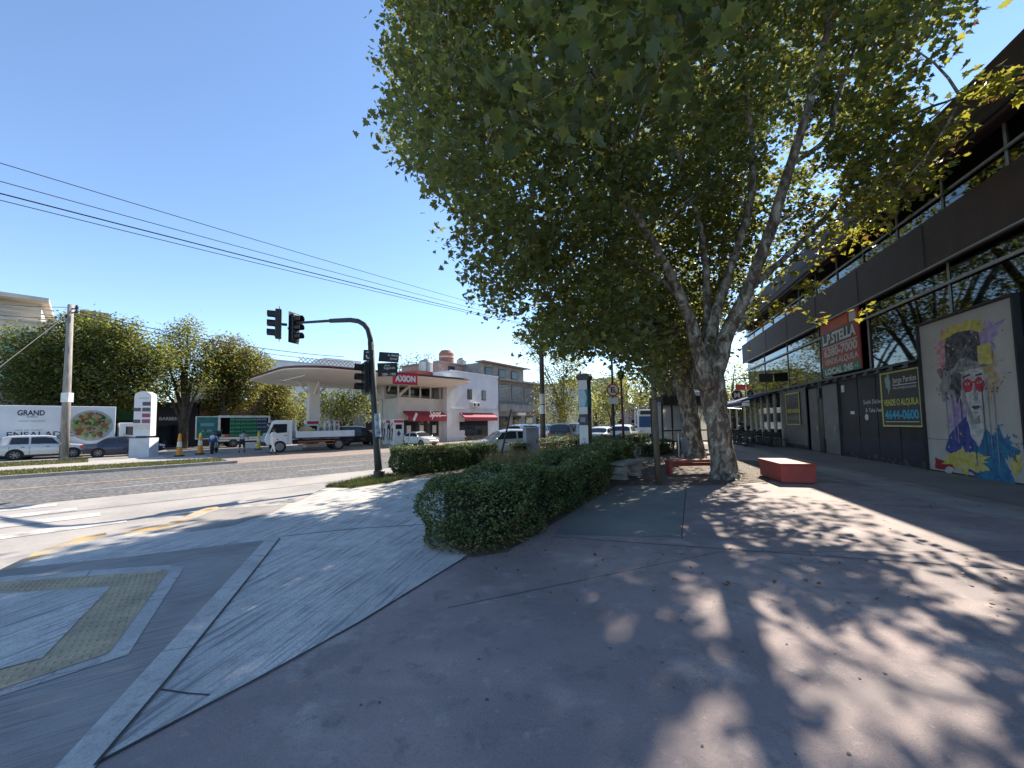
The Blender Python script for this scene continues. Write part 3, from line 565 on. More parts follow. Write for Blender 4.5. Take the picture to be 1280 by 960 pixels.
def make_car(kind, label, pos, rz, col, scale=1.0, group=None, detail=True, name=None):
    Lc, W, Hh, r, st, side, wind, rear = PROF[kind]
    o = thing(name or {'suv': 'suv', 'hatch': 'hatchback', 'sedan': 'sedan'}[kind], label, 'car', pos, rz, group); o.scale = (scale,)*3
    def ring(q):
        x, w, zb, zl, zr = q; X = (x-.5)*Lc; cab = zr-zl > .1; wr = w*(.76 if cab else .88)
        pts = [(w*.82, zb), (w*.97, zb+.07), (w, zb+(zl-zb)*.5), (w*.965, zl-.02), (w*.93, zl+(.03 if cab else 0)), (wr, zr-(.07 if cab else .01)), (wr*.72, zr-.005), (0, zr+.012)]
        return [Vector((X, y, z)) for y, z in pts]
    sx = [q[0] for q in st]
    def Sf(x, t):
        i = max(0, min(len(st)-2, sum(1 for a in sx if a <= x)-1)); f = (x-sx[i])/(sx[i+1]-sx[i]); A, B = ring(st[i]), ring(st[i+1])
        j = max(0, min(6, int(t))); g = t-j; a = A[j].lerp(A[j+1], g); b_ = B[j].lerp(B[j+1], g); return a.lerp(b_, f)
    xs = []
    for i in range(len(st)-1): xs += [sx[i], (sx[i]*2+sx[i+1])/3, (sx[i]+sx[i+1]*2)/3]
    xs.append(1); b = MB(); vs = []; fs = []; n = 15
    for x in xs:
        R_ = [Sf(x, t) for t in range(8)]
        vs += [Vector((p.x, -p.y, p.z)) for p in R_]+[R_[t] for t in range(6, -1, -1)]
    for i in range(len(xs)-1):
        for j in range(n-1): fs.append((i*n+j, (i+1)*n+j, (i+1)*n+j+1, i*n+j+1))
        fs.append((i*n+n-1, (i+1)*n+n-1, (i+1)*n, i*n))
    fs += [tuple(range(n)), tuple(range(len(xs)*n-1, (len(xs)-1)*n-1, -1))]
    b.add(vs, fs); body = b.build('body', col, o); smooth_by_angle(body, 38)
    def patch(name, x0, x1, t0, t1, m, both=True, slope=(0, 0), nx=6, nt=4, lift=.010, parent=o):
        out = None
        for sgn in ((-1, 1) if both else (1,)):
            p = MB(); vs = []
            for i in range(nx+1):
                for j in range(nt+1):
                    tt = t0+(t1-t0)*j/nt; f = j/nt; xa = x0+slope[0]*f; xb = x1+slope[1]*f; x = xa+(xb-xa)*i/nx
                    q = Sf(x, tt); e = .004; du = Sf(min(1, x+e), tt)-Sf(max(0, x-e), tt); dv = Sf(x, min(6.99, tt+.05))-Sf(x, max(0, tt-.05)); nn = du.cross(dv); nn = nn.normalized() if nn.length > 0 else Vector((0, 1, 0))
                    if nn.dot(q-Vector((q.x, 0, .6))) < 0: nn = -nn
                    q = q+nn*lift; vs.append(Vector((q.x, q.y*sgn, q.z)))
            fsx = [(i*(nt+1)+j, (i+1)*(nt+1)+j, (i+1)*(nt+1)+j+1, i*(nt+1)+j+1) for i in range(nx) for j in range(nt)]
            if sgn < 0: fsx = [q[::-1] for q in fsx]
            p.add(vs, fsx); out = p.build(name, m, parent)
        return out
    def wrap(name, x0, x1, t0, m):   # across the car: left and right halves meet at the middle
        p = MB(); vs = []; nx, nt = 5, 8; T = [t0+(7-t0)*j/nt for j in range(nt+1)]; T2 = [(1, t) for t in T]+[(-1, t) for t in T[-2::-1]]
        for i in range(nx+1):
            for sgn, tt in T2:
                x = x0+(x1-x0)*i/nx; q = Sf(x, min(6.999, tt)); du = Sf(x1, 6.9)-Sf(x0, 6.9); nn = Vector((-du.z, 0, du.x)).normalized(); nn = nn if nn.z > 0 else -nn
                q = q+nn*.012; vs.append(Vector((q.x, q.y*sgn, q.z)))
        k = len(T2); p.add(vs, [(i*k+j, (i+1)*k+j, (i+1)*k+j+1, i*k+j+1) for i in range(nx) for j in range(k-1)]); return p.build(name, m, o)
    a, c = side; mid = (a+c)/2-.02
    front_slope = -.035
    patch('side_window', a, mid-.012, 4.06, 4.86, M_glass, slope=(.02, 0)); patch('side_window', mid+.012, c+.075, 4.06, 4.86, M_glass, slope=(0, -.085))
    wrap('windscreen', wind[0]+.012, wind[1]-.012, 5.05, M_glass); wrap('rear_window', rear[0]+(rear[1]-rear[0])*.12, rear[1]-(rear[1]-rear[0])*.1, 5.05, M_glass)
    wb = (.19, .80)
    for x in wb:
        for s_ in (-1, 1):
            X = (x-.5)*Lc; p = MB(); p.tube([(X, s_*(W/2-.12), r), (X, s_*(W/2+.004), r)], r*1.16, 22); p.build('wheel_arch', M_arch, o)
            wheel(o, X, s_*(W/2-.085), r, .2, s_)
    if detail:
        for s_ in (-1, 1):
            h = MB(); h.box((Lc*.455, s_*W*.365, (st[-3][3])*.86), (.34, .30, .15), rz=-s_*.28, ry=.15); h.build('headlight', M_lamp, o, bevel=.03)
            t = MB(); t.box((-Lc*.488, s_*W*.41, st[1][3]*.88), (.14, .22, .30 if kind == 'suv' else .18)); t.build('tail_light', M_tail, o, bevel=.03)
            m_ = MB(); m_.ball((Lc*(c+.085-.5), s_*(W*.5+.07), st[5][3]+.06), (.07, .1, .08), 10, 6); m_.build('mirror', col, o)
            for hx in (mid-.07, c-.05):
                d = MB(); d.box((Lc*(hx-.5), s_*(W*.5-.004), st[4][3]-.14), (.16, .035, .035)); d.build('door_handle', M_trim, o)
            d = MB(); 
            for hx in (a+.0, mid, c+.07): d.box((Lc*(hx-.5), s_*(W*.5-.012), .62), (.012, .03, .62))
            d.build('door_gap', M_trim, o)
            sil = MB(); sil.box((0, s_*(W*.5-.03), st[4][2]+.04), (Lc*.46, .07, .10)); sil.build('sill', M_trim, o)
        g = MB(); g.box((Lc*.487, 0, .62), (.06, W*.55, .14)); g.build('grille', M_trim, o, bevel=.02); g = MB(); g.box((Lc*.49, 0, .36), (.09, W*.62, .12)); g.build('bumper_intake', M_trim, o, bevel=.02)
        g = MB(); g.box((-Lc*.497, 0, .50), (.06, W*.72, .16)); g.build('rear_bumper', M_trim, o, bevel=.03)
        MB().box((Lc*.503, 0, .47), (.02, .42, .13)).build('number_plate', M_plate, o); MB().box((-Lc*.503, 0, .72), (.02, .42, .13)).build('number_plate', M_plate, o)
    return o
M_silver = paint('silver', (.55, .55, .54)); M_whitep = paint('white', (.72, .73, .74)); M_bluep = paint('dark_blue', (.014, .02, .06)); M_blackp = paint('black', (.015, .015, .017)); M_greyp = paint('grey', (.22, .23, .24)); M_redp = paint('red', (.3, .03, .03)); M_smoke = paint('smoky_silver', (.40, .42, .43))
def carp(px, t): return RP(s_at(px, t), t, ZR)
make_car('suv', 'silver estate suv parked on the lane behind the leaning utility pole', G(57, 573, ZR), RZ, M_silver, .90)
make_car('sedan', 'dark blue sedan parked behind the white price pillar', RP(s_at(157, 38.6), 38.6, ZR), RZ, M_bluep, .92)
make_car('sedan', 'white sedan parked in front of the red station shop awning', G(523, 557.5, ZR), math.radians(-36), M_whitep, .86)
make_car('hatch', 'silver car with sunlit windscreen turning past the clipped hedges', G(628, 570, ZR), math.radians(195), M_smoke, 1.0)
make_car('suv', 'white suv in the avenue behind the brown utility pole', G(655, 556, ZR)+Vector((.6, 4, 0)), RZ, M_whitep, 1.0, detail=False)
make_car('suv', 'white estate car waiting beside the black suv', G(686, 555, ZR)+Vector((0, 3, 0)), RZ, M_whitep, 1.0, detail=False)
make_car('suv', 'black suv parked beyond the tall parking totem', G(718, 558, ZR), RZ+.1, M_blackp, 1.05)
make_car('sedan', 'white sedan directly right of the tall parking totem', G(754, 556, ZR), RZ+.2, M_whitep, 1.0)
make_car('hatch', 'pale hatchback behind the red lamp post', G(781, 555, ZR), RZ+.3, M_whitep, 1.05)
make_car('sedan', 'far white car near the bus front', G(803, 545, ZR), RZ+.3, M_whitep, 1.0, detail=False)
make_car('suv', 'dark pickup standing under the station canopy beside the flatbed', G(446, 556, ZR), RZ, M_blackp, 1.05)
for k, (a, D) in enumerate(((70, 3.0), (74, 5.5))):
    make_car('sedan', ('dark car glimpsed far down the walk past the cafe tables', 'white car glimpsed far down the walk past the cafe tables')[k], BP(a, D, ZR), RZ+.2, (M_blackp, M_whitep)[k], 1.0, detail=False)
# ---- trucks
def truck_wheels(o, xs, W, r=.42):
    for x in xs:
        for s_ in (-1, 1): wheel(o, x, s_*(W/2-.14), r, .26, s_)
def cab(o, x0, W, col, H=2.25):   # flat-nosed cab in front of x0
    b = MB(); b.prism([(x0, .55), (x0+1.62, .55), (x0+1.72, 1.0), (x0+1.60, 1.35), (x0+1.28, H-.12), (x0+1.1, H), (x0, H)], -W/2, W/2, 'y'); c = b.build('cab', col, o, bevel=.05)
    for s_ in (-1, 1):
        w = MB(); w.prism([(x0+.35, 1.42), (x0+1.45, 1.34), (x0+1.18, H-.28), (x0+.35, H-.28)], s_*(W/2+.004), s_*(W/2+.016), 'y'); w.build('side_window', M_glass, o)
        m = MB(); m.box((x0+1.62, s_*(W/2+.16), 1.62), (.08, .16, .34)); m.build('mirror', M_trim, o); h = MB(); h.box((x0+1.70, s_*W*.36, .86), (.08, .3, .2)); h.build('headlight', M_lamp, o)
        d = MB(); d.box((x0+.28, s_*(W/2+.004), 1.05), (.014, .02, 1.0)); d.box((x0+.45, s_*(W/2+.012), 1.2), (.16, .03, .04)); d.build('door_handle', M_trim, o)
    n = Vector((.78-.0, 0, .32)).normalized(); w = MB(); a = Vector((x0+1.585, 0, 1.40)); e = Vector((x0+1.315, 0, H-.18)); k = Vector((.93, 0, .33))*.012
    w.add([a+k+Vector((0, -W*.44, 0)), a+k+Vector((0, W*.44, 0)), e+k+Vector((0, W*.41, 0)), e+k+Vector((0, -W*.41, 0))], [(0, 1, 2, 3)]); w.build('windscreen', M_glass, o)
    b = MB(); b.box((x0+1.66, 0, .62), (.18, W*.98, .26)); b.build('bumper', M_trim, o); return c
M_twhite = mat('truck_white', (.66, .68, .72), .4, (.58, .60, .64), 1.5); M_chassis = mat('chassis', (.04, .04, .042), .8); M_letter = mat('letter_dark', (.03, .035, .07), .6); M_orange = mat('orange_steel', (.45, .13, .05), .6)
def box_truck():
    o = thing('box_truck', 'white box truck with blue lettering and a round salad picture on its side', 'truck', RP(s_at(62, 41.6), 41.6, ZR), RZ); W = 2.3
    b = MB(); b.box((.55, 0, 2.15), (5.2, W, 2.6)); b.build('cargo_box', M_twhite, o, bevel=.03); b = MB(); b.box((1.2, 0, .68), (6.4, .9, .25)); b.build('chassis', M_chassis, o)
    cab(o, 3.35, 2.1, M_whitep, 2.3); truck_wheels(o, (-.9, 4.2), W)
    y = -W/2-.004; text('GRAND', o, (-.75, y, 2.98), 1.15, .36, (1, 0, 0), (0, 0, 1), M_letter, offset=.03); text('MARKET', o, (-.7, y, 2.72), .45, .09, (1, 0, 0), (0, 0, 1), M_letter)
    text('CALIDAD Y BUEN GUSTO', o, (-.7, y, 2.45), 1.15, .07, (1, 0, 0), (0, 0, 1), M_letter); text('MIX DE HOJAS', o, (-.8, y, 1.85), 1.1, .09, (1, 0, 0), (0, 0, 1), M_letter); text('ENSALADAS', o, (-.25, y, 1.58), 2.9, .36, (1, 0, 0), (0, 0, 1), M_letter, offset=.01)
    rr = random.Random(5); c = MB(); c.lathe([(1.06, 0), (1.06, .008)], (1.98, y, 2.12), 40, 'y'); pic = c.build('salad_picture', mat('salad_rim', (.35, .38, .36), .6), o)
    sp = MB(); sm = []
    for nm, col in (('leaf', (.05, .16, .03)), ('leaf', (.16, .28, .05)), ('leaf', (.28, .36, .12)), ('tomato', (.26, .08, .03)), ('leaf', (.02, .06, .02)), ('bread', (.30, .27, .12))):
        sp.cur = len(sm); sm.append(mat('salad_%s_%d' % (nm, int(col[1]*100)), col, .7)); b = sp
        for q in range(26):
            a = rr.uniform(0, 6.28); d = .86*math.sqrt(rr.random()); cx, cz = 1.98+d*math.cos(a), 2.12+d*math.sin(a); R_ = rr.uniform(.08, .17)
            pts = [(cx+R_*math.cos(t)*rr.uniform(.5, 1.2), cz+R_*math.sin(t)*rr.uniform(.5, 1.2)) for t in [6.28*i/9 for i in range(9)]]
            h = .010+.0006*q+{'leaf': 0, 'tomato': .018, 'bread': .018}[nm]; h += .0007*len(sm); b.prism(pts, -y+h-.004, -y+h, 'y')
    sp.build('salad_pattern', sm, pic)
    return o
box_truck()
o = thing('box_truck', 'plain white lorry whose box end just enters beside the salad truck', 'truck', RP(s_at(-32, 43.5), 43.5, ZR), RZ); MB().box((0, 0, 2.0), (5.0, 2.3, 2.4)).build('cargo_box', M_twhite, o, bevel=.03); MB().box((2.53, 0, 2.0), (.04, 2.0, 2.2)).build('rear_door', M_chassis, o); MB().box((0, 0, .65), (5.2, .9, .25)).build('chassis', M_chassis, o); truck_wheels(o, (-1.4, 1.4), 2.3)
M_bdr = mat('truck_frame_white', (.68, .70, .68), .5); M_in = mat('truck_inside', (.03, .035, .035), .8); M_teal = mat('teal_print', (.02, .13, .12), .5, (.03, .20, .17), 2)
bt = RP(s_at(303, 45.0), 45.0, ZR)
def beverage_truck():
    o = thing('delivery_truck', 'open sided drinks delivery truck with rows of green bottle crates', 'truck', bt, RZ); W = 2.3; L = 4.6; o.scale = (.9,)*3
    f = MB()
    for z in (.95, 3.15): f.box((0, -W/2+.06, z), (L, .14, .2)); f.box((0, W/2-.06, z), (L, .14, .2))
    for x in (-L/2+.08, L/2-.08): f.box((x, -W/2+.06, 2.05), (.18, .14, 2.0)); f.box((x, W/2-.06, 2.05), (.18, .14, 2.0))
    f.build('frame', M_bdr, o)
    b = MB(); b.box((0, W/2-.2, 2.05), (L-.3, .05, 2.0)); b.box((0, 0, .88), (L-.1, W-.2, .05)); b.box((0, 0, 3.12), (L-.1, W-.3, .05)); b.box((-L/2+.1, 0, 2.05), (.04, W-.3, 2.0)); b.box((L/2-.1, 0, 2.05), (.04, W-.3, 2.0)); b.build('bay_lining', M_in, o)
    d = MB(); d.box((-L/2-.95, -W/2-.35, 2.05), (1.75, .08, 2.1), rz=.10); d.build('side_flap', M_teal, o); d = MB(); 
    for z in (.98, 3.12): d.box((-L/2-.95, -W/2-.36, z), (1.85, .12, .08), rz=.10)
    for x in (-1.84, -.06): d.box((-L/2+x, -W/2-.36+(x+.95)*.1, 2.05), (.08, .12, 2.2), rz=.10)
    d.build('flap_frame', M_bdr, o)
    for k, (x, z, w, h) in enumerate(((-.95, 2.35, 1.1, .3), (-1.0, 1.75, .8, .2))):
        MB().box((-L/2+x, -W/2-.36-.045+(x+.95)*.1, z), (w, .02, h), rz=.1).build('flap_print', mat('print_pale', (.20, .34, .40), .6), o)
    b = MB(); b.box((.3, 0, .62), (L+1.0, .9, .25)); b.build('chassis', M_chassis, o); b = MB(); b.box((0, -W/2+.1, .72), (L, .05, .16)); b.build('skirt', M_bdr, o)
    cab(o, L/2+.1, 2.1, M_whitep, 2.5); truck_wheels(o, (-1.0, L/2+.85), W); return o
beverage_truck()
M_crate = mat('crate_green', (.015, .12, .05), .5); M_crateb = mat('crate_blue', (.02, .035, .10), .5); M_bott = mat('bottle_green', (.12, .48, .34), .2); M_bottb = mat('bottle_blue', (.28, .40, .55), .2); M_redbox = mat('red_carton', (.5, .08, .06), .6)
cm = MB(); cm.box((0, 0, .09), (.42, .34, .18))
for i in range(3):
    cm.cur = 1; cm.lathe([(.05, .18), (.055, .26), (.02, .33), (.022, .37)], (-.13+.13*i, -.08, 0), 8); cm.lathe([(.05, .18), (.055, .26), (.02, .33), (.022, .37)], (-.13+.13*i, .08, 0), 8)
base = {}
for k, (m1, m2, lab, grp) in enumerate(((M_crate, M_bott, 'green crate of pale green bottles stacked in the open delivery truck', 'green bottle crates in the delivery truck'), (M_crateb, M_bottb, 'dark blue bottle crate stacked at the cab end of the delivery truck', 'blue bottle crates in the delivery truck'))):
    o = cm.build('bottle_crate', [m1, m2]); tag(o, lab, 'crate', grp); base[k] = [o, True]
for i in range(7):
    for j in range(5):
        kind = 1 if (i > 4 and (i+j) > 6) else 0; src, first = base[kind]; c = src if first else src.copy()
        if not first: COL.objects.link(c)
        base[kind][1] = False; x = -.95+.43*i; y = -.74; p = bt+uR*x+vR*y; c.location = (p.x, p.y, ZR+.86+.36*j); c.rotation_euler = (0, 0, RZ+random.uniform(-.02, .02))
for x, lab in ((-1.72, 'pale carton on the delivery truck floor left of the red one'), (-1.3, 'red carton on the floor of the delivery truck')):
    p = bt+uR*x+vR*-.72; tag(MB().box((0, 0, .2), (.42, .4, .4)).build('carton', M_pale if x < -1.5 else M_redbox, loc=(p.x, p.y, ZR+.82)), lab, 'box')
p = RP(s_at(312, 41), 41, ZR); o = thing('white_carton', 'white carton standing on the ground by the delivery truck', 'box', p, RZ); MB().box((0, 0, .25), (.9, .5, .5)).build('body', M_wht, o, bevel=.02); MB().box((0, 0, .505), (.92, .1, .012)).build('tape', M_pale, o)
def flatbed():
    o = thing('flatbed_truck', 'white flatbed truck with low drop sides in front of the station column', 'truck', G(398, 562.5, ZR), math.radians(218)); W = 2.1; L = 4.1; xm = -.3   # nose to the left
    b = MB(); b.box((xm, 0, .98), (L, W, .1)); b.build('deck', M_chassis, o)
    for s_ in (-1, 1):
        b = MB(); b.box((xm, s_*(W/2), 1.24), (L, .05, .46)); p_ = b.build('drop_side', M_twhite, o); r_ = MB()
        for k in range(6): r_.box((xm-L/2+.1+k*(L-.2)/5, s_*(W/2+.03), 1.24), (.05, .04, .46))
        r_.build('post', M_bdr, p_)
    b = MB(); b.box((xm-L/2, 0, 1.24), (.05, W, .46)); b.build('tailboard', M_twhite, o)
    h = MB()
    for y in (-1, -.5, 0, .5, 1): h.tube([(1.72, y*W*.47, 1.0), (1.72, y*W*.47, 2.25)], .03, 6)
    for z in (1.7, 2.25): h.tube([(1.72, -W*.47, z), (1.72, W*.47, z)], .03, 6)
    h.build('headboard', M_bdr, o); b = MB(); b.box((.2, 0, .72), (L+1.2, .8, .22)); b.build('chassis', M_chassis, o)
    b = MB()
    for z in (.5, .72): b.box((.3, W/2-.05, z), (2.6, .05, .06)); b.box((.3, -W/2+.05, z), (2.6, .05, .06))
    b.build('side_guard', M_orange, o); cab(o, 1.95, 2.0, M_whitep, 2.3); truck_wheels(o, (-1.2, 2.75), W); return o
ft = flatbed()
def on_bed(x, y, z=1.03): M = Matrix.Rotation(math.radians(218), 3, 'Z') @ Vector((x, y, 0)); q = G(398, 562.5, ZR)+M; return (q.x, q.y, ZR+z)
o = thing('sack', 'yellowish sack lying on the front of the flatbed', 'sack', on_bed(.9, .2), .5); MB().ball((0, 0, .42), (.5, .4, .42), 14, 8).build('body', mat('sacking', (.48, .38, .18), .9), o, smooth=True); MB().ball((.5, 0, .5), (.14, .12, .12), 8, 6).build('neck', mat('sacking', (.4, .3, .2)), o)
def rack(label, p, n):
    o = thing('bar_rack', label, 'rack', p, math.radians(218)); f = MB()
    for i in range(n):
        for y in (-.5, .5): f.tube([(i*.35, y, 0), (i*.35, y, 1.25)], .025, 6)
    for z in (.05, .65, 1.2):
        for y in (-.5, .5): f.tube([(0, y, z), ((n-1)*.35, y, z)], .02, 6)
    f.build('frame', M_greyp, o)
    for i in range(n-1):
        for y in (-.2, .2): b = MB(); b.lathe([(.11, 0), (.11, .95), (.05, 1.08), (.05, 1.15)], (i*.35+.17, y, .03), 10); b.build('bottle', M_steel, o)
rack('steel rack of grey bottles on the middle of the flatbed', on_bed(-1.3, 0), 4)
# ---------------------------------------------------------------- petrol station
M_can = mat('canopy_white', (.74, .70, .63), .6, (.68, .64, .57), .8); M_canred = mat('canopy_red_edge', (.10, .015, .02), .5); M_stw = mat('station_white', (.62, .60, .56), .7, (.55, .53, .49), 1.2)
M_lav = mat('station_wall_white', (.66, .66, .68), .75, (.58, .58, .61), .9)
C0 = Vector((-14.0, 28.3, 0))-uR*1.4; CL, CW, ZT = 17.6, 13.6, 6.15
cn = thing('station_canopy', 'wide white petrol station canopy with thin dark red rim on two columns', 'canopy', (C0.x, C0.y, ZR), RZ)
def rrect(l, w, r, ins=0, n=7):
    pts = []
    for cx, cy, a0 in ((l-r, w-r, 0), (r, w-r, 90), (r, r, 180), (l-r, r, 270)):
        for k in range(n+1):
            a = math.radians(a0+90*k/n); pts.append((cx+(r-ins)*math.cos(a), cy+(r-ins)*math.sin(a)))
    return pts
b = MB(); rings = [(0, ZT-.28), (0, ZT), (.35, ZT+.05)]; O0 = rrect(CL, CW, 3.2)
def ringz(ins, z): return [(x, y, z) for x, y in rrect(CL, CW, 3.2, ins)]
RR = [ringz(3.1, ZT-.58), ringz(1.6, ZT-.44), ringz(.15, ZT-.22), ringz(0, ZT-.16), ringz(0, ZT+.02), ringz(.4, ZT+.05)]
n = len(O0); vs = [p for r_ in RR for p in r_]; fs = []
for i in range(len(RR)-1):
    for j in range(n): fs.append((i*n+j, i*n+(j+1) % n, (i+1)*n+(j+1) % n, (i+1)*n+j))
fs += [tuple(range(n-1, -1, -1)), tuple(range((len(RR)-1)*n, len(RR)*n))]; b.add(vs, fs); b.build('roof', M_can, cn)
b = MB(); Ro = rrect(CL+.04, CW+.04, 3.22); vs = []
for ins, z in ((-.02, ZT-.10), (-.02, ZT+.07), (.12, ZT+.09), (.12, ZT+.055)): vs += [(x, y, z) for x, y in rrect(CL, CW, 3.2, ins)]
b.add(vs, [(i*n+j, i*n+(j+1) % n, (i+1)*n+(j+1) % n, (i+1)*n+j) for i in range(3) for j in range(n)]); b.build('rim', M_canred, cn)
for cu in (3.6, 10.2):
    b = MB(); b.box((cu, 6.2, (ZT-.55)/2), (.85, .62, ZT-.55)); c = b.build('column', M_can, cn)
    for sx, sy in ((1, 0), (-1, 0), (0, 1), (0, -1)): MB().tube([(cu+sx*.4, 6.2+sy*.3, ZT-1.6), (cu+sx*1.3, 6.2+sy*1.2, ZT-.53)], .09, 6).build('brace', M_can, c)
b = MB(); b.box((1.2, 3.9, ZT-.60), (.1, 5, .06)); b.box((5.9, 6.2, ZT-.61), (9, .25, .1)); b.build('beam', M_can, cn)
o = thing('brand_sign', 'small red sign with white capital lettering on the canopy rim', 'sign', RP(*( (C0+uR*8.6-vR*.16).dot(uR), (C0+uR*8.6-vR*.16).dot(vR) ), ZT-.52+ZR+.05), RZ-math.radians(12))
M_axred = mat('brand_red', (.52, .03, .06), .45); MB().box((0, 0, 0), (2.1, .14, .9)).build('panel', M_axred, o); text('AXION', o, (0, -.072, 0), 1.75, .55, (1, 0, 0), (0, 0, 1), M_wht, offset=.05)
f = MB()
for z in (.46, -.46): f.box((0, -.07, z), (2.18, .04, .05))
f.build('frame', M_redp, o)
def pump(p, label):
    o = thing('fuel_pump', label, 'fuel pump', (p.x, p.y, ZR+.12), RZ)
    MB().box((0, 0, -.06), (1.8, 1.2, .12)).build('plinth', M_kerb, o); MB().box((0, 0, 1.1), (1.0, .62, 2.2)).build('cabinet', M_wht, o, bevel=.05)
    MB().box((0, -.32, 1.55), (.6, .02, .4)).build('screen', M_glass, o); MB().box((0, -.315, 2.0), (.9, .02, .22)).build('header', M_axred, o)
    l = MB(); l.prism([(0, 1.25), (-.2, .95), (0, .72), (.2, .95)], .315, .33, 'y'); l.build('emblem', mat('emblem_navy', (.03, .06, .2), .5), o)
    for s_ in (-1, 1):
        for k in range(2):
            y = -.2+.4*k; MB().tube([(s_*.5, y, 1.9), (s_*.75, y, 1.5), (s_*.8, y, .7), (s_*.62, y, .4), (s_*.56, y, .9), (s_*.55, y, 1.25)], .03, 6).build('hose', M_trim, o); MB().box((s_*.55, y, 1.3), (.08, .06, .28)).build('nozzle', M_trim, o)
    return o
cc = lambda u_, v_: C0+uR*u_+vR*v_
pump(cc(5.0, 5.6), 'white fuel pump beside the front canopy column behind the flatbed'); pump(cc(2.9, 4.6), 'white fuel pump left of the front canopy column'); pump(G(486, 557, ZR), 'grey fuel pump just right of the traffic light pole'); pump(G(496, 558, ZR), 'white fuel pump with navy diamond near the white sedan')
# station shop
sh0 = G(564, 552, ZR); shop = thing('station_shop', 'white two storey station shop with red awnings', 'building', (sh0.x, sh0.y, ZR), math.radians(90-35))
Rd = Vector((math.sin(math.radians(35)), math.cos(math.radians(35)), 0))
W1 = (G(621, 548, ZR)-sh0).dot(Rd)
b = MB(); b.box((W1/2, 5, 3.75), (W1, 10, 7.5)); b.build('wall', M_lav, shop)
b = MB(); b.box((W1/2, -.06, 3.45), (W1, .1, .07)); b.build('band', M_stw, shop)
b = MB(); b.box((-3.25, 1.6, 2.15), (6.5, 2.2, 4.3)); b.build('wall', M_stw, shop)
b = MB(); b.box((-3.25, 3.7, 5.6), (6.5, 2.4, 2.6)); b.build('wall', M_stw, shop)
b = MB(); b.box((-3.25, .6, 4.35), (6.5, .22, .12)); b.build('parapet', M_stw, shop); b = MB(); b.box((W1/2, -.02, 7.5), (W1+.1, .12, .12)); b.build('parapet', M_lav, shop)
b = MB(); b.box((-.35, .2, 3.6), (.7, .6, 7.2)); b.build('column', M_lav, shop)
for x in (-5.6, -4.2, -2.8, -1.4):
    w = MB().box((x, 2.47, 5.5), (1.3, .06, 1.3)).build('window', M_trim, shop); MB().box((x, 2.43, 5.5), (1.1, .04, 1.1)).build('pane', M_glass, w)
for k in range(5): MB().box((-6.3+1.35*k, .7, 5.2), (.12, .12, 1.7)).build('terrace_post', M_stw, shop)
MB().tube([(-6.2, .7, 4.6), (-4.9, .7, 5.6)], .14, 8).build('terrace_duct', M_stw, shop)
for x in (W1*.36, W1*.66):
    w = MB().box((x, -.02, 5.1), (.75, .06, 1.15)).build('window', M_trim, shop); MB().box((x, -.055, 5.1), (.6, .03, 1.0)).build('pane', M_glass, w)
M_awnr = mat('red_awning', (.30, .02, .05), .75, (.25, .018, .04), 3)
MB().prism([(.0, 3.05), (-.75, 2.55), (-.75, 2.15), (-.72, 2.15), (-.7, 2.5), (0, 2.9)], W1*.16, W1*.86, 'x').build('awning', M_awnr, shop)
MB().prism([(.5, 3.15), (-.25, 2.65), (-.25, 2.15), (-.22, 2.15), (-.2, 2.6), (.5, 3.0)], -5.9, -.9, 'x').build('awning', M_awnr, shop)
text('Spot', shop, (-2.5, -.26, 2.8), 1.6, .95, (1, 0, 0), (0, 0, 1), M_wht, shear=.2, offset=.03)
MB().box((-5.1, -.26, 2.55), (.28, .02, .8), ry=.5).build('awning_slash', M_wht, shop)
w = MB().box((W1*.50, -.02, 1.15), (W1*.48, .05, 2.2)).build('shop_window', M_trim, shop); 
for k in range(3): MB().box((W1*.50+(k-1)*W1*.155, -.05, 1.15), (W1*.145, .03, 2.05)).build('pane', M_glass, w)
MB().box((W1*.21, -.03, 1.6), (.9, .05, .9)).build('shop_window', M_glass, shop)
for x in (-5.5, -3.9, -2.2):
    w = MB().box((x, .47, 1.45), (1.7, .05, 1.6)).build('shop_window', M_trim, shop); MB().box((x, .44, 1.45), (1.5, .03, 1.4)).build('pane', M_glass, w)
    MB().box((x+.2, .41, 1.35), (.5, .02, .8)).build('poster', M_pale, w)
for x in (W1*.40, W1*.48): b = MB(); b.box((x, -.25, 3.95), (.55, .42, .5)); c = b.build('air_conditioner', M_wht, shop, bevel=.03); MB().tube([(x, -.465, 3.95), (x, -.475, 3.95)], .18, 14).build('fan', M_trim, c)
M_tile = mat('red_roofing', (.28, .06, .05), .8); MB().box((-.9, 4.2, 7.25), (2.6, 3, .6)).build('roof', M_tile, shop)
tank = thing('water_tank', 'grey cylindrical water tank on the red station roof', 'tank', (sh0+Rd*(-.4)+vR*4+Vector((0, 0, 7.42)))[:], 0); MB().lathe([(.75, 0), (.78, 1.3), (.6, 1.55), (.2, 1.65)], n=18).build('body', M_steel, tank); MB().lathe([(.22, 1.6), (.22, 1.75)], n=12).build('lid', M_greyp, tank)
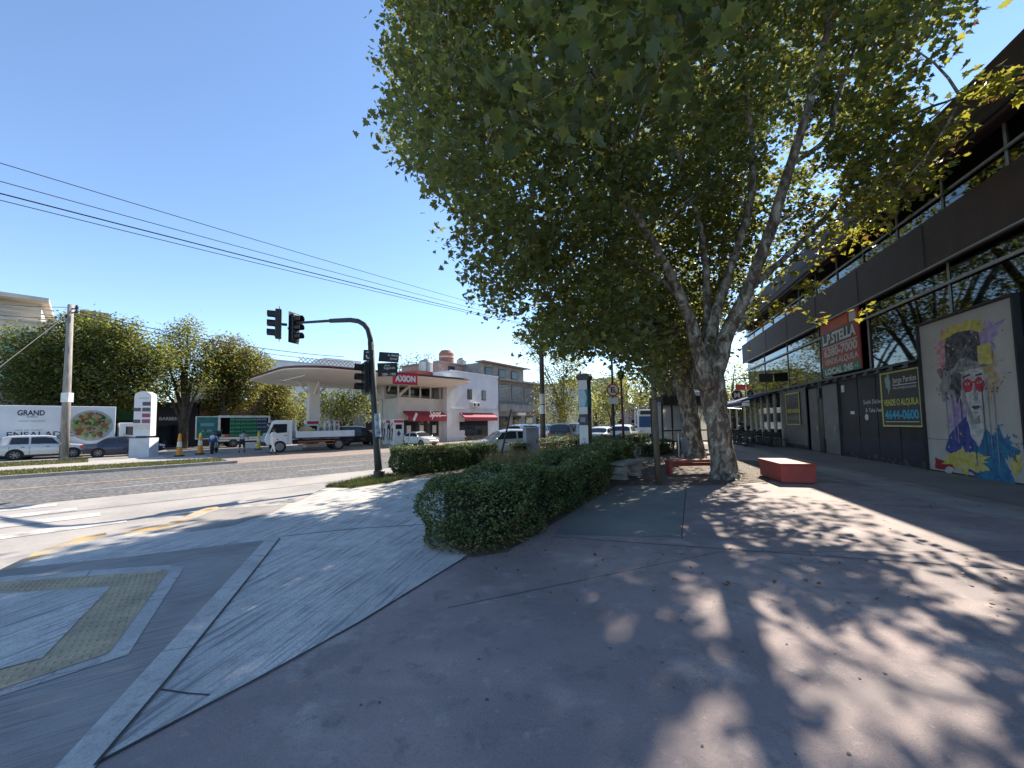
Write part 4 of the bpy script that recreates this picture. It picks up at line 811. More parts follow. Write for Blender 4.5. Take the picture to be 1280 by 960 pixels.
# brick house behind and the shuttered building next door
M_pinkb = mat('weathered_brick', (.38, .26, .22), .9, (.27, .18, .15), 3); M_gcon = mat('grey_render', (.27, .26, .245), .9, (.19, .18, .17), 1.5)
hb = thing('brick_house', 'weathered pink brick upper house behind the station shop', 'building', (sh0+Rd*2+vR*9)[:], math.radians(55)); hb.location.z = ZR
MB().box((5.5, 1, 4.8), (8.4, 7, 9.6)).build('wall', M_pinkb, hb); MB().box((5.5, 1, 9.66), (8.8, 7.4, .14)).build('roof', M_gcon, hb)
for x in (3.5, 7): w = MB().box((x, -2.53, 8.7), (1.2, .08, 1.1)).build('window', M_trim, hb); MB().box((x, -2.58, 8.7), (1.0, .04, .9)).build('pane', M_glass, w)
tk2 = thing('water_tank', 'orange topped water tank standing high on the brick house', 'tank', (sh0+Rd*6.5+vR*8.2)[:]); tk2.location.z = ZR+9.7; MB().lathe([(1.0, 0), (1.0, 1.5), (.7, 1.9), (.2, 2.0)], n=18).build('body', mat('tank_terracotta', (.42, .16, .10), .8), tk2); MB().lathe([(1.04, .9), (1.04, 1.1)], n=18).build('band', M_pale, tk2)
tk3 = thing('water_tank', 'small pale water tank beside the orange topped one', 'tank', (sh0+Rd*9.3+vR*8)[:]); tk3.location.z = ZR+9.7; MB().lathe([(.7, 0), (.7, .9), (.4, 1.2)], n=16).build('body', M_steel, tk3); MB().lathe([(.2, 1.15), (.2, 1.3)], n=10).build('lid', M_greyp, tk3)
nb0 = sh0+Rd*(W1+.05); nbld = thing('shuttered_building', 'grey two storey building with slatted shutters right of the white shop', 'building', (nb0.x, nb0.y, ZR), math.radians(55))
MB().box((6, 5.4, 3.6), (12, 10, 7.2)).build('wall', M_gcon, nbld); MB().box((6, .2, 3.75), (12, .9, .9)).build('balcony', M_gcon, nbld); MB().box((6, .1, 7.25), (12.2, 1.2, .2)).build('roof', M_gcon, nbld)
for k in range(4):
    w = MB().box((1.6+2.9*k, .37, 5.6), (2.3, .06, 2.2)).build('shutter', mat('shutter_grey', (.16, .15, .145), .8), nbld); sl_ = MB()
    for q in range(12): sl_.box((1.6+2.9*k, .33, 4.6+.18*q), (2.2, .03, .05))
    sl_.build('slat', M_greyp, w)
    w = MB().box((1.6+2.9*k, .37, 1.4), (1.9, .06, 2.6)).build('shop_window', M_trim, nbld); MB().box((1.6+2.9*k, .33, 1.4), (1.7, .03, 2.3)).build('pane', M_glass, w)
MB().box((4.5, -.3, 3.0), (1.8, .3, .35)).build('sign_box', M_pale, nbld); MB().box((6, 6.5, 8.6), (10, 6, 2.4)).build('upper_storey', M_gcon, nbld); MB().box((6, 3.4, 9.9), (11, 1.4, .14)).build('roof', mat('rust_tin', (.3, .16, .1), .8), nbld)
for k in range(3): w = MB().box((2.5+3*k, 3.46, 8.7), (1.6, .06, 1.2)).build('window', M_trim, nbld); MB().box((2.5+3*k, 3.42, 8.7), (1.4, .03, 1.0)).build('pane', M_glass, w)
# ---------------------------------------------------------------- left background buildings, set along the far pavement
M_apw = mat('apartment_cream', (.62, .56, .48), .8, (.54, .48, .41), 1.0); M_apg = mat('apartment_grey', (.30, .28, .26), .85, (.23, .22, .2), 1.2)
def facade(name, label, px0, px1, t, H, depth, m, floors=(), wcol=None, cat='building', ww=1.5, wh=1.4, gap=2.6, roofm=None):
    s0, s1 = s_at(px0, t), s_at(px1, t); Lf = s1-s0; p = RP(s0, t, ZR); o = thing(name, label, cat, p, RZ)
    MB().box((Lf/2, depth/2, H/2), (Lf, depth, H)).build('wall', m, o); MB().box((Lf/2, depth/2-.1, H+.09), (Lf+.3, depth+.3, .18)).build('roof', roofm or m, o)
    for z in floors:
        nw = max(1, int(Lf/gap))
        for k in range(nw):
            x = (k+.5)*Lf/nw; w = MB().box((x, -.02, z), (ww, .08, wh)).build('window', M_bdr, o); MB().box((x, -.05, z), (ww-.16, .06, wh-.16)).build('pane', wcol or M_glass, w)
    return o, Lf
ap_, Lf = facade('apartment_building', 'cream apartment block with balconies rising behind the big left tree', -260, 64, 56, 11.6, 14, M_apw, (4.2, 7.2, 10.0), ww=2.2, wh=1.5, gap=3.4, wcol=mat('bluish_window', (.18, .28, .30), .1))
for z in (5.7, 8.6):
    for k in range(4):
        x = Lf-2.2-k*6.4; bl = MB(); bl.box((x, -.75, z-.1), (4.4, 1.4, .2)); bb = bl.build('balcony', M_apw, ap_); MB().box((x, -1.42, z+.45), (4.4, .06, .9)).build('balustrade', mat('green_glass', (.16, .34, .30), .15), bb)
MB().box((Lf/2, 6.3, 12.6), (Lf-2.0, 11, 1.9)).build('penthouse', M_apw, ap_); MB().box((Lf/2, 5.8, 13.7), (Lf-1.0, 13, .35)).build('penthouse_roof', M_apw, ap_)
for k in range(3): MB().box((Lf/2, .02, 12.0+.45*k), (Lf-.4, .12, .12)).build('rail', M_apw, ap_)
gar, Lg = facade('garage_block', 'dark grey garage block behind the salad truck', -120, 128, 52.0, 5.6, 3.6, M_apg, ())
for k in range(6):
    d = MB().box((2+Lg*k/6.5, -.03, 1.7), (3.0, .06, 3.0)).build('garage_door', mat('garage_door', (.10, .105, .10), .6), gar); q = MB()
    for j in range(7): q.box((2+Lg*k/6.5, -.065, .4+.42*j), (2.9, .02, .03))
    q.build('rib', M_trim, d)
facade('grey_block', 'plain grey flat block just showing above the left tree', 95, 128, 66, 15.2, 8, M_gcon, (13.0,), gap=3)
gs, Lq = facade('green_shop', 'bright green shop front left of the black barber shop', 131, 175, 49.5, 4.3, 6, mat('green_front', (.02, .17, .06), .6, (.015, .13, .05), 2), ())
MB().box((Lq*.55, -.04, 1.4), (2.4, .06, 2.5)).build('door', M_trim, gs); MB().box((Lq*.6, -.05, 4.9), (1.6, .1, .9)).build('roof_sign', mat('faded_board', (.4, .25, .12), .7), gs)
bs, Lb = facade('barber_shop', 'black barber shop front behind the dark tree trunk', 178, 247, 49.0, 4.1, 6, mat('barber_black', (.018, .018, .024), .6), ())
text('BARBERIA', bs, (Lb*.50, -.01, 2.75), 1.7, .30, (1, 0, 0), (0, 0, 1), M_wht, offset=.02)
for x in (.42, .62): w = MB().box((Lb*x, -.03, 1.15), (1.5, .06, 2.1)).build('door', M_trim, bs); MB().box((Lb*x, -.07, 1.2), (1.25, .03, 1.8)).build('pane', M_glass, w)
facade('brown_shop', 'brown rendered single storey front behind the delivery truck', 249, 330, 49.5, 4.5, 6, mat('brown_render', (.20, .13, .09), .85, (.15, .10, .07), 1.5), (2.0,), ww=2.6, wh=1.8, gap=4)
facade('cream_house', 'cream house wall seen between the trees above the brown front', 226, 300, 60, 7.6, 6, mat('warm_cream', (.68, .60, .42), .8, (.6, .52, .36), 1), (6.3,), gap=5)
wb, Lw = facade('white_apartment', 'white apartment block with roof lattice just above the canopy', 335, 462, 92, 15.6, 12, mat('white_render', (.68, .68, .67), .8, (.6, .6, .6), .6), (5, 8.5, 12.6), gap=4)
lat = MB()
for k in range(14): lat.tube([(Lw*.25+k*.9, -.2, 15.8), (Lw*.25+k*.9+1.1, -.2, 16.8)], .07, 5); lat.tube([(Lw*.25+k*.9+1.1, -.2, 15.8), (Lw*.25+k*.9, -.2, 16.8)], .07, 5)
lat.build('lattice', M_gcon, wb); MB().box((Lw*.72, 5, 16.6), (Lw*.4, 8, 1.7)).build('penthouse', mat('white_render', (.7, .7, .7)), wb)
facade('dark_front', 'dark glazed house front in the shade behind the canopy columns', 420, 500, 62, 5.8, 6, M_gcon, (1.8, 4.3), gap=3.2, ww=1.8, wh=1.7)
# far end of the avenue
for k, (px, Y, w, H, m, lab) in enumerate(((742, 95, 16, 12, M_gcon, 'grey distant house at the far end of the avenue, tallest there'), (770, 120, 26, 7, M_pinkb, 'low distant brick house at the far end of the avenue'), (850, 110, 24, 10, M_stw, 'cream distant house behind the bus shelter'), (700, 75, 12, 9, M_stw, 'pale house behind the yellow green tree'), (918, 100, 18, 9, M_gcon, 'grey distant house glimpsed past the plane trunk'))):
    p = V(px, 529, Y); o = thing('distant_house', lab, 'building', (p.x, p.y, -.2), -math.atan2(p.x, p.y)); MB().box((0, 4, H/2), (w, 8, H)).build('wall', m, o); MB().box((0, 4, H+.1), (w+.4, 8.4, .25)).build('roof', M_tile if k == 1 else M_gcon, o)
    for i in range(int(w/4)):
        for z in range(int(H/3.2)): q = MB().box((-w/2+2+4*i, -.03, 1.9+3.1*z), (1.5, .08, 1.4)).build('window', M_bdr, o); MB().box((-w/2+2+4*i, -.06, 1.9+3.1*z), (1.3, .06, 1.2)).build('pane', M_glass, q)
# ---------------------------------------------------------------- traffic signal mast
M_mast = mat('mast_green', (.022, .032, .032), .7, (.016, .024, .025), 3); M_hous = mat('signal_black', (.015, .015, .016), .5); M_lens = mat('signal_lens_dark', (.03, .025, .02), .2); M_sig = mat('street_sign_black', (.014, .015, .017), .75)
mb0 = G(474, 600); mast = thing('traffic_signal_mast', 'dark green curved signal mast at the kerb beside the clipped hedge', 'traffic light mast', (mb0.x, mb0.y, 0)); rel = lambda p: Vector(p)-Vector((mb0.x, mb0.y, 0))
Zm = mb0.y
pp_ = [rel((mb0.x, mb0.y, 0)), rel(V(471, 560, Zm)), rel(V(467.5, 500, Zm)), rel(V(463.5, 428, Zm))]
MB().tube(pp_, [.12, .105, .10, .095], 14).build('pole', M_mast, mast, smooth=True); MB().lathe([(.17, 0), (.17, .28), (.13, .32)], n=14).build('base_collar', M_black, mast)
arm = [pp_[-1]+Vector((0, 0, -.12)), rel(V(463, 424, Zm)), rel(V(460, 412, Zm+.05)), rel(V(455, 405.5, Zm+.15)), rel(V(448, 401.5, Zm+.3)), rel(V(438, 400, Zm+.6)), rel(V(413, 401, Zm+1.2)), rel(V(412, 401, Zm+1.25)), rel(V(366, 404, Zm+2.3))]
MB().tube(arm, [.085, .085, .08, .08, .08, .08, .075, .05, .045], 12).build('arm', M_mast, mast, smooth=True)
pw_ = MB(); pw_.tube([rel(V(472, 546, Zm)), rel(V(470.4, 517, Zm))], [.112, .11], 14); pw_.build('paper_wrap', mat('paper_scraps', (.35, .42, .48), .8, (.10, .16, .24), 9), mast)
def signal(label, p, rz, s=1.0):
    o = thing('traffic_light', label, 'traffic light', p, rz); o.scale = (s,)*3
    MB().box((0, 0, 0), (.34, .20, 1.06)).build('housing', M_hous, o, bevel=.02); MB().box((0, .03, 0), (.52, .015, 1.22)).build('backplate', M_hous, o)
    for k in range(3):
        z = .34-.34*k; b = MB(); b.tube([(0, -.10, z), (0, -.125, z)], .125, 18); b.build('lens', M_lens, o)
        v = MB(); n = 14; vs = []
        for y, r in ((-.10, .14), (-.36, .14)):
            for j in range(n+1):
                a = math.radians(-35+250*j/n); vs.append((r*math.cos(a), y if math.sin(a) < .2 or y > -.2 else y, z+r*math.sin(a)))
        for y, r in ((-.36, .128), (-.10, .128)):
            for j in range(n+1):
                a = math.radians(-35+250*j/n); vs.append((r*math.cos(a), y, z+r*math.sin(a)))
        m_ = n+1; v.add(vs, [(i*m_+j, i*m_+j+1, (i+1)*m_+j+1, (i+1)*m_+j) for i in range(3) for j in range(n)]); v.build('visor', M_hous, o)
    b = MB(); b.box((.0, .18, .0), (.1, .2, .08)); b.build('bracket', M_mast, o); return o
signal('black traffic light at the tip of the curved mast arm', V(348, 405, Zm+2.6), math.radians(-62), 1.05)
signal('traffic light hanging on the mast arm just inside its tip, seen from behind', V(368, 410, Zm+2.25), math.radians(75), .95)
signal('black traffic light fixed low on the mast pole under the street plates', V(457, 472, Zm), math.radians(-50), .88)
def plate(name, label, p, rz, w, h, lines, tilt=0):
    o = thing(name, label, 'street sign', p, rz); o.rotation_euler = (0, tilt, rz); MB().box((0, 0, 0), (w, .03, h)).build('panel', M_sig, o)
    for tx, x, z, tw_, th_ in lines: text(tx, o, (x, -.016, z), tw_, th_, (1, 0, 0), (0, 0, 1), M_wht)
    return o
plate('street_plate', 'upper black street name plate on the mast pole', V(486, 446.5, Zm), math.radians(-8), .66, .30, [('Av. Alvarez', .14, .07, .34, .08), ('Jonte', .18, -.05, .24, .08)], .10)
plate('street_plate', 'lower tilted black street name plate numbered 1800 on the mast pole', V(484.5, 462, Zm-.1), math.radians(14), .60, .42, [('Alm.', .0, .13, .18, .06), ('Segurola', .06, .04, .34, .10), ('1800 - 1900', .04, -.15, .40, .08)], -.05)
o = plate('arrow_plate', 'small black plate with a double turning arrow left of the mast', V(460.5, 444, Zm-.05), math.radians(-5), .32, .34, [], .04)
a_ = MB()
for sgn, z in ((1, .055), (-1, -.055)):
    a_.tube([(-.06*sgn, -.018, z+.02*sgn), (-.01*sgn, -.018, z+.045*sgn), (.045*sgn, -.018, z+.03*sgn), (.05*sgn, -.018, z-.02*sgn)], .014, 6); a_.prism([(.02*sgn, z-.01*sgn), (.085*sgn, z-.015*sgn), (.048*sgn, z-.065*sgn)], .016, .022, 'y')
a_.build('arrow', M_wht, o)
# ---------------------------------------------------------------- price pillar, utility poles, markers
pl = thing('price_pillar', 'white rounded price pillar standing on a square grey plinth', 'price sign', G(179.5, 572, ZR), RZ-.55)
M_pil = mat('pillar_white', (.66, .66, .69), .6, (.58, .58, .62), 1.5); M_ply = mat('plinth_paint', (.56, .58, .62), .7, (.48, .50, .54), 2)
MB().box((0, 0, .62), (1.05, 1.0, 1.25)).build('plinth', M_ply, pl); b = MB()
pts = [(-.45, 1.38), (.45, 1.38), (.45, 3.9)]+[(.45*math.cos(a), 3.9+.32*math.sin(a)) for a in [math.pi*k/10 for k in range(1, 10)]]+[(-.45, 3.9)]
b.prism(pts, -.30, .30, 'y'); b.build('body', M_pil, pl); MB().box((0, 0, 1.31), (.7, .5, .14)).build('neck', M_trim, pl)
M_led = mat('price_dark', (.06, .05, .055), .4); M_ledr = mat('price_red', (.30, .05, .09), .5); y = -.305
text('AXION', pl, (.05, y, 3.78), .5, .11, (1, 0, 0), (0, 0, 1), M_greyp)
for z, m, wide in ((3.42, M_led, 0), (3.05, M_led, 1), (2.68, M_ledr, 0), (2.31, M_ledr, 1)):
    MB().box((.2, y, z), (.42, .012, .24)).build('price_panel', m, pl); 
    if wide: MB().box((-.28, y, z), (.38, .012, .22)).build('price_panel', M_led, pl)
MB().box((0, y, 1.95), (.86, .012, .3)).build('pale_panel', M_pale, pl)
M_wood = mat('pole_concrete', (.34, .31, .27), .85, (.22, .20, .18), 3, stretch=(4, 4, .6)); M_wire = mat('wire', (.012, .012, .014), .6)
up0 = G(80, 572.5, ZR); up = thing('utility_pole', 'tall grey wooden utility pole on the verge by the silver suv', 'utility pole', (up0.x, up0.y, ZR)); Ru = lambda p: Vector(p)-Vector((up0.x, up0.y, ZR))
topu = V(88.5, 381, up0.y); MB().tube([(0, 0, 0), Ru(V(84, 480, up0.y)), Ru(topu)], [.24, .20, .15], 12).build('shaft', M_wood, up, smooth=True)
for px, py in ((83, 398), (96, 386), (96, 391)): MB().tube([Ru(V(87.5, py, up0.y)), Ru(V(px, py, up0.y-.1))], .05, 6).build('crossarm', M_trim, up); MB().lathe([(.07, 0), (.1, .1), (.05, .25)], Ru(V(px, py, up0.y-.1)), 10).build('insulator', M_trim, up)
MB().box(Ru(V(84, 497, up0.y-.32)), (.5, .35, .62)).build('meter_box', M_bdr, up, bevel=.03)
def cable(label, pts, r=.02, sag=.0, grp=None):
    o = bpy.data.objects
    P = []
    for a, c in zip(pts[:-1], pts[1:]):
        a, c = Vector(a), Vector(c)
        for k in range(17): f = k/16; q = a.lerp(c, f); q.z -= sag*4*f*(1-f); P.append(q)
    return tag(MB().tube(P, r, 6).build('power_cable', M_wire), label, 'cable', grp)
tn = 14.4; e0 = s_at(678, tn)
poleR = RP(e0, tn, 0)
for z0, lab in ((8.5, 'topmost power cable crossing the open sky'), (7.85, 'second power cable from the top across the sky'), (7.42, 'thick third power cable crossing the sky'), (7.18, 'lowest power cable crossing the sky')):
    cable(lab, [RP(-22, tn, z0+.25), RP(e0, tn, 7.55-(8.5-z0)*.32), RP(e0+38, tn, 7.6-(8.5-z0)*.32)], .015 if 'thick' in lab else .009, .35)
cable('thin wire from the left utility pole toward the station', [V(96, 389, up0.y), V(430, 446, 40)], .03, .5); cable('second thin wire from the left utility pole toward the station', [V(96, 393, up0.y), V(440, 452, 42)], .025, .6)
cable('pale slanting stay cable from the left utility pole down leftward', [V(86, 392, up0.y), V(-90, 528, 19)], .03)
cable('wire from the left utility pole to the cream apartment block', [V(88, 384, up0.y), V(-60, 372, 30)], .02, .2); cable('low wire from the left utility pole to the cream apartment block', [V(87, 396, up0.y), V(-60, 380, 30)], .02, .4)
rp = thing('utility_pole', 'brown wooden utility pole with pasted notices behind the grey cabinet', 'utility pole', (poleR.x, poleR.y, 0)); MB().tube([(0, 0, 0), (0, 0, 8.1)], [.16, .12], 12).build('shaft', mat('pole_brown', (.10, .075, .055), .85, (.06, .045, .035), 3), rp)
MB().tube([(0, 0, 2.75), (0, 0, 3.35)], .165, 12).build('notice', M_pale, rp); MB().tube([(0, 0, 2.2), (0, 0, 2.7)], .168, 12).build('notice', M_bdr, rp); MB().box((0, 0, 7.5), (1.2, .1, .1), rz=RZ+1.57).build('crossarm', M_trim, rp)
lp = RP(-22, tn, 0); o = thing('utility_pole', 'wooden utility pole that carries the four power cables at their near end', 'utility pole', (lp.x, lp.y, -.2)); MB().tube([(0, 0, 0), (0, 0, 8.8)], [.16, .12], 12).build('shaft', M_wood, o); MB().box((0, 0, 8.0), (1.2, .1, .1), rz=RZ+1.57).build('crossarm', M_trim, o)
M_cone = mat('marker_orange', (.72, .30, .03), .6, (.6, .24, .03), 5); M_coney = mat('marker_yellow', (.70, .55, .08), .6); M_conew = mat('marker_white', (.7, .68, .6), .5)
for px, py, lab, low in ((224, 570.5, 'tall orange marker cone nearest the price pillar', 0), (250, 568, 'orange marker cone with yellow top by the blue motorcycle', 1), (323, 562, 'yellow and white marker post behind the two people', 2)):
    o = thing('marker_cone', lab, 'traffic cone', G(px, py, ZR)); MB().lathe([(.28, 0), (.28, .07), (.2, .1)], n=16).build('base', M_black, o)
    MB().lathe([(.17, .1), (.09, 1.25), (.05, 1.3)], n=16).build('body', M_coney if low == 2 else M_cone, o); MB().lathe([(.145, .62), (.12, .95), (.115, .95), (.14, .62)], n=16).build('band', M_conew, o)
    MB().lathe([(.095, 1.2), (.07, 1.45), (.02, 1.5)], n=12).build('cap', M_coney if low else M_cone, o)
# motorcycle
mo = thing('motorcycle', 'blue motorcycle standing in front of the delivery truck flap', 'motorcycle', G(268, 566.5, ZR), math.radians(-62)); mo.scale = (1.3,)*3; M_mblue = paint('bright_blue', (.04, .09, .34))
for x, nm in ((-.62, 'rear'), (.66, 'front')):
    t = MB(); t.lathe([(.26, -.055), (.31, -.05), (.33, 0), (.31, .05), (.26, .055)], (x, 0, .33), 20, 'y'); w = t.build('wheel', M_tyre, mo); r_ = MB(); r_.lathe([(.25, -.03), (.25, .03)], (x, 0, .33), 16, 'y'); r_.build('rim', M_greyp, w)
b = MB(); b.ball((.12, 0, .82), (.30, .17, .16), 14, 8); b.build('fuel_tank', M_mblue, mo, smooth=True); MB().ball((.5, 0, .78), (.2, .2, .26), 12, 8).build('fairing', M_mblue, mo, smooth=True)
MB().box((-.32, 0, .84), (.62, .24, .1)).build('seat', M_black, mo, bevel=.03); MB().box((.02, 0, .45), (.42, .26, .34)).build('engine', M_greyp, mo, bevel=.04); MB().ball((-.7, 0, .82), (.2, .12, .1), 10, 6).build('tail', M_mblue, mo, smooth=True)
for s_ in (-1, 1): MB().tube([(.66, s_*.1, .33), (.46, s_*.1, 1.0)], .03, 8).build('fork', M_steel, mo); MB().tube([(.46, s_*.08, 1.02), (.40, s_*.36, 1.08)], .018, 8).build('handlebar', M_black, mo); MB().ball((.44, s_*.36, 1.26), (.02, .07, .05), 8, 6).build('mirror', M_black, mo)
MB().ball((.68, 0, .9), (.09, .12, .11), 12, 8).build('headlight', M_lamp, mo); MB().tube([(-.1, .16, .35), (-.8, .18, .42)], .05, 8).build('exhaust', M_steel, mo); MB().ball((-.75, 0, 1.05), (.2, .22, .2), 10, 6).build('top_box', M_black, mo)
# ---------------------------------------------------------------- cabinet, totem, sign posts, lamps
M_cab = mat('cabinet_grey', (.25, .27, .31), .6, (.19, .205, .24), 2)
p = G(664, 566); o = thing('utility_cabinet', 'plain grey utility cabinet among the dry grasses', 'cabinet', (G(664, 572).x, G(664, 572).y, 0), .3); MB().box((0, 0, .72), (.66, .5, 1.44)).build('body', M_cab, o, bevel=.015); MB().box((0, 0, 1.46), (.72, .56, .05)).build('lid', M_cab, o); d = MB().box((0, -.256, .75), (.56, .02, 1.15)).build('door', M_cab, o); MB().box((.2, -.275, .8), (.04, .03, .14)).build('handle', M_trim, d)
tp = G(733, 574); tt = thing('parking_totem', 'tall dark information totem with teal and white panel behind the hedge', 'totem', (tp.x, tp.y, 0), math.radians(-32)); M_tot = mat('totem_dark', (.035, .037, .04), .5); M_tface = mat('totem_face', (.66, .67, .68), .5, (.56, .57, .58), 2); M_tteal = mat('totem_teal', (.02, .27, .33), .5); M_tblue = mat('totem_pale_blue', (.40, .56, .64), .5)
Hh_ = (pr((tp.x, tp.y, 0))[1]-476)/FPX*tp.y; Hh_ *= 1.0
MB().box((0, 0, Hh_/2), (.44, .44, Hh_)).build('shaft', M_tot, tt); MB().box((0, -.222, Hh_/2), (.42, .012, Hh_)).build('face', M_tface, tt)
MB().prism([(-.25, Hh_), (-.34, Hh_+.16), (-.22, Hh_+.3), (.22, Hh_+.3), (.34, Hh_+.16), (.25, Hh_)], -.24, .24, 'y').build('cap', M_tot, tt)
MB().box((.226, 0, Hh_*.77), (.012, .44, Hh_*.22)).build('teal_panel', M_tteal, tt); MB().box((0, -.231, Hh_*.77), (.42, .012, Hh_*.22)).build('pale_panel', M_tteal, tt); MB().prism([(-.21, Hh_*.665), (.08, Hh_*.665), (.2, Hh_*.77), (.08, Hh_*.875), (-.21, Hh_*.875)], .238, .244, 'y').build('pointer', M_tblue, tt)
MB().box((0, -.235, Hh_*.50), (.42, .02, .5)).build('dark_panel', M_tot, tt); MB().box((-.02, -.248, Hh_*.50), (.24, .012, .22)).build('screen', M_cab, tt)
def V0(px, py): q = G(px, py); return q
q = V(767, 529, 26); o = thing('sign_post', 'no parking sign with white plate on a tall dark post', 'sign', (q.x, q.y, 0), -.1); MB().tube([(0, 0, 0), (0, 0, 8)], [.09, .06], 10).build('post', M_mast, o)
MB().tube([(0, -.10, 3.75), (0, -.13, 3.75)], .40, 24).build('disc', M_wht, o); b = MB(); b.lathe([(.41, .125), (.41, .15), (.33, .15), (.33, .125)], (0, 0, 3.75), 28, 'y'); b.box((0, -.145, 3.75), (.68, .012, .07), ry=.78); b.build('red_ring', M_red, o); text('E', o, (0, -.135, 3.75), .26, .36, (1, 0, 0), (0, 0, 1), M_black, offset=.02); MB().box((0, -.11, 3.05), (.62, .03, .4)).build('plate', M_wht, o)
def lamp(label, p, h, r, m, cap=.0):
    o = thing('street_lamp', label, 'street lamp', (p.x, p.y, 0)); MB().tube([(0, 0, 0), (-.05*h/4, 0, h)], [r*1.15, r*.8], 10).build('post', m, o, smooth=True); x = -.05*h/4
    MB().lathe([(.05, h), (.17, h+.1), (.21, h+.34), (.12, h+.42)], (x, 0, 0), 12).build('lantern', M_black, o); MB().lathe([(.24, h+.4), (.10, h+.56), (.03, h+.66)], (x, 0, 0), 12).build('cap', M_black, o); return o
M_post = mat('weathered_post', (.165, .13, .085), .85, (.10, .08, .055), 4, stretch=(6, 6, .7)); lamp('street lamp on a weathered tan post beside the stone bench', G(823, 605), 3.95, .075, M_post)
q = V(779, 529, 24); lamp('street lamp on a dark red post farther along the hedge', Vector((q.x, q.y, 0)), 4.2, .07, mat('dark_red_post', (.12, .03, .025), .7))
q = G(623, 585); e = V(639, 512, q.y+.6); o = tag(MB().tube([(q.x, q.y, 0), e], [.04, .03], 8).build('leaning_stake', M_trim), 'thin dark stake leaning over the hedges before the silver car', 'stake')
# ---------------------------------------------------------------- benches, bin, shelter
M_stone = mat('bench_concrete', (.38, .36, .335), .85, (.25, .235, .22), 3, bump=.3, bscale=40); M_rb = layered('bench_red', (.36, .06, .042), [((.24, .042, .034), 2.2, .4, .65, .85), ((.34, .25, .21), 8, .66, .71, .75), ((.09, .05, .045), 22, .60, .70, .55)], rough=.65)
cb = thing('stone_bench', 'pale concrete bench with scrolled legs beside the hedge', 'bench', G(784, 597), math.radians(50))
MB().box((0, 0, .46), (1.5, .5, .09)).build('seat', M_stone, cb, bevel=.02)
for x in (-.5, .5):
    b = MB(); b.box((x, 0, .2), (.16, .42, .42), taper=.9); b.box((x, 0, .03), (.24, .46, .06)); 
    for sg in (-1, 1): b.lathe([(.09, -.2), (.09, .2)], (x+sg*.10, 0, .31), 14, 'y'); b.lathe([(.06, -.21), (.06, .21)], (x+sg*.2, 0, .23), 12, 'y')
    b.build('leg', M_stone, cb)
p0, p1 = G(840, 594), G(893, 592); c = (p0+p1)/2; lb = thing('long_bench', 'low dark red bench behind the plane tree trunk', 'bench', (c.x+.15, c.y, 0), .0); Lb_ = (p1-p0).length+.5
MB().box((0, 0, .43), (Lb_, .42, .07)).build('seat', M_rb, lb, bevel=.01)
for x in (-1, 1): MB().box((x*(Lb_/2-.06), 0, .2), (.09, .36, .40)).build('leg', M_rb, lb)
MB().box((0, .15, .3), (Lb_-.2, .04, .1)).build('rail', M_rb, lb)
rb0 = (G(982, 606)+G(1016, 604))/2; rb = thing('block_bench', 'solid red block bench standing right of the plane tree', 'bench', (rb0.x, rb0.y, 0), math.radians(-14)); 
MB().box((0, .80, .26), (.80, 1.6, .46)).build('body', M_rb, rb, bevel=.012); MB().box((0, .80, .505), (.88, 1.68, .05)).build('top', M_rb, rb, bevel=.012); MB().box((0, .80, .02), (.7, 1.5, .04)).build('plinth', M_black, rb)
q = G(861, 574); o = thing('litter_bin', 'grey steel litter bin hanging between two posts by the shelter', 'bin', (q.x, q.y, 0)); MB().lathe([(.26, .2), (.32, .9), (.30, .95), (.24, .3)], n=18).build('body', M_greyp, o)
for s_ in (-1, 1): MB().tube([(s_*.42, 0, 0), (s_*.42, 0, 1.15)], .04, 8).build('post', M_steel, o)
q = V(862, 529, 23); bs_ = thing('bus_shelter', 'bus shelter with dark roof and dusty glass panels behind the plane trees', 'bus shelter', (q.x, q.y, 0), .05); M_dglass = leafmat('dusty_glass', (.45, .45, .44), (.62, .62, .60), (.75, .74, .70), .6)
MB().box((0, .2, 2.85), (3.7, 1.9, .45)).build('roof', M_soff, bs_); 
for k in range(9): MB().box((-1.8+.45*k, -.77, 2.85), (.05, .04, .42)).build('roof_rib', M_trim, bs_)
for x in (-1.85, -.6, .65, 1.85): MB().box((x, .9, 1.4), (.08, .08, 2.8)).build('post', M_trim, bs_)
for x in (-1.22, .02, 1.25): MB().box((x, .9, 1.62), (1.1, .03, 2.3)).build('glass_panel', M_dglass, bs_)
MB().box((-1.85, .1, 1.62), (.03, 1.4, 2.3)).build('glass_panel', M_dglass, bs_); MB().box((0, .2, .5), (3.4, .4, .07)).build('seat', M_trim, bs_); MB().box((0, -.6, 1.15), (3.8, .05, .07)).build('rail', M_trim, bs_)
for x in (-1.85, 1.85): MB().box((x, -.6, 1.4), (.08, .08, 2.8)).build('post', M_trim, bs_)
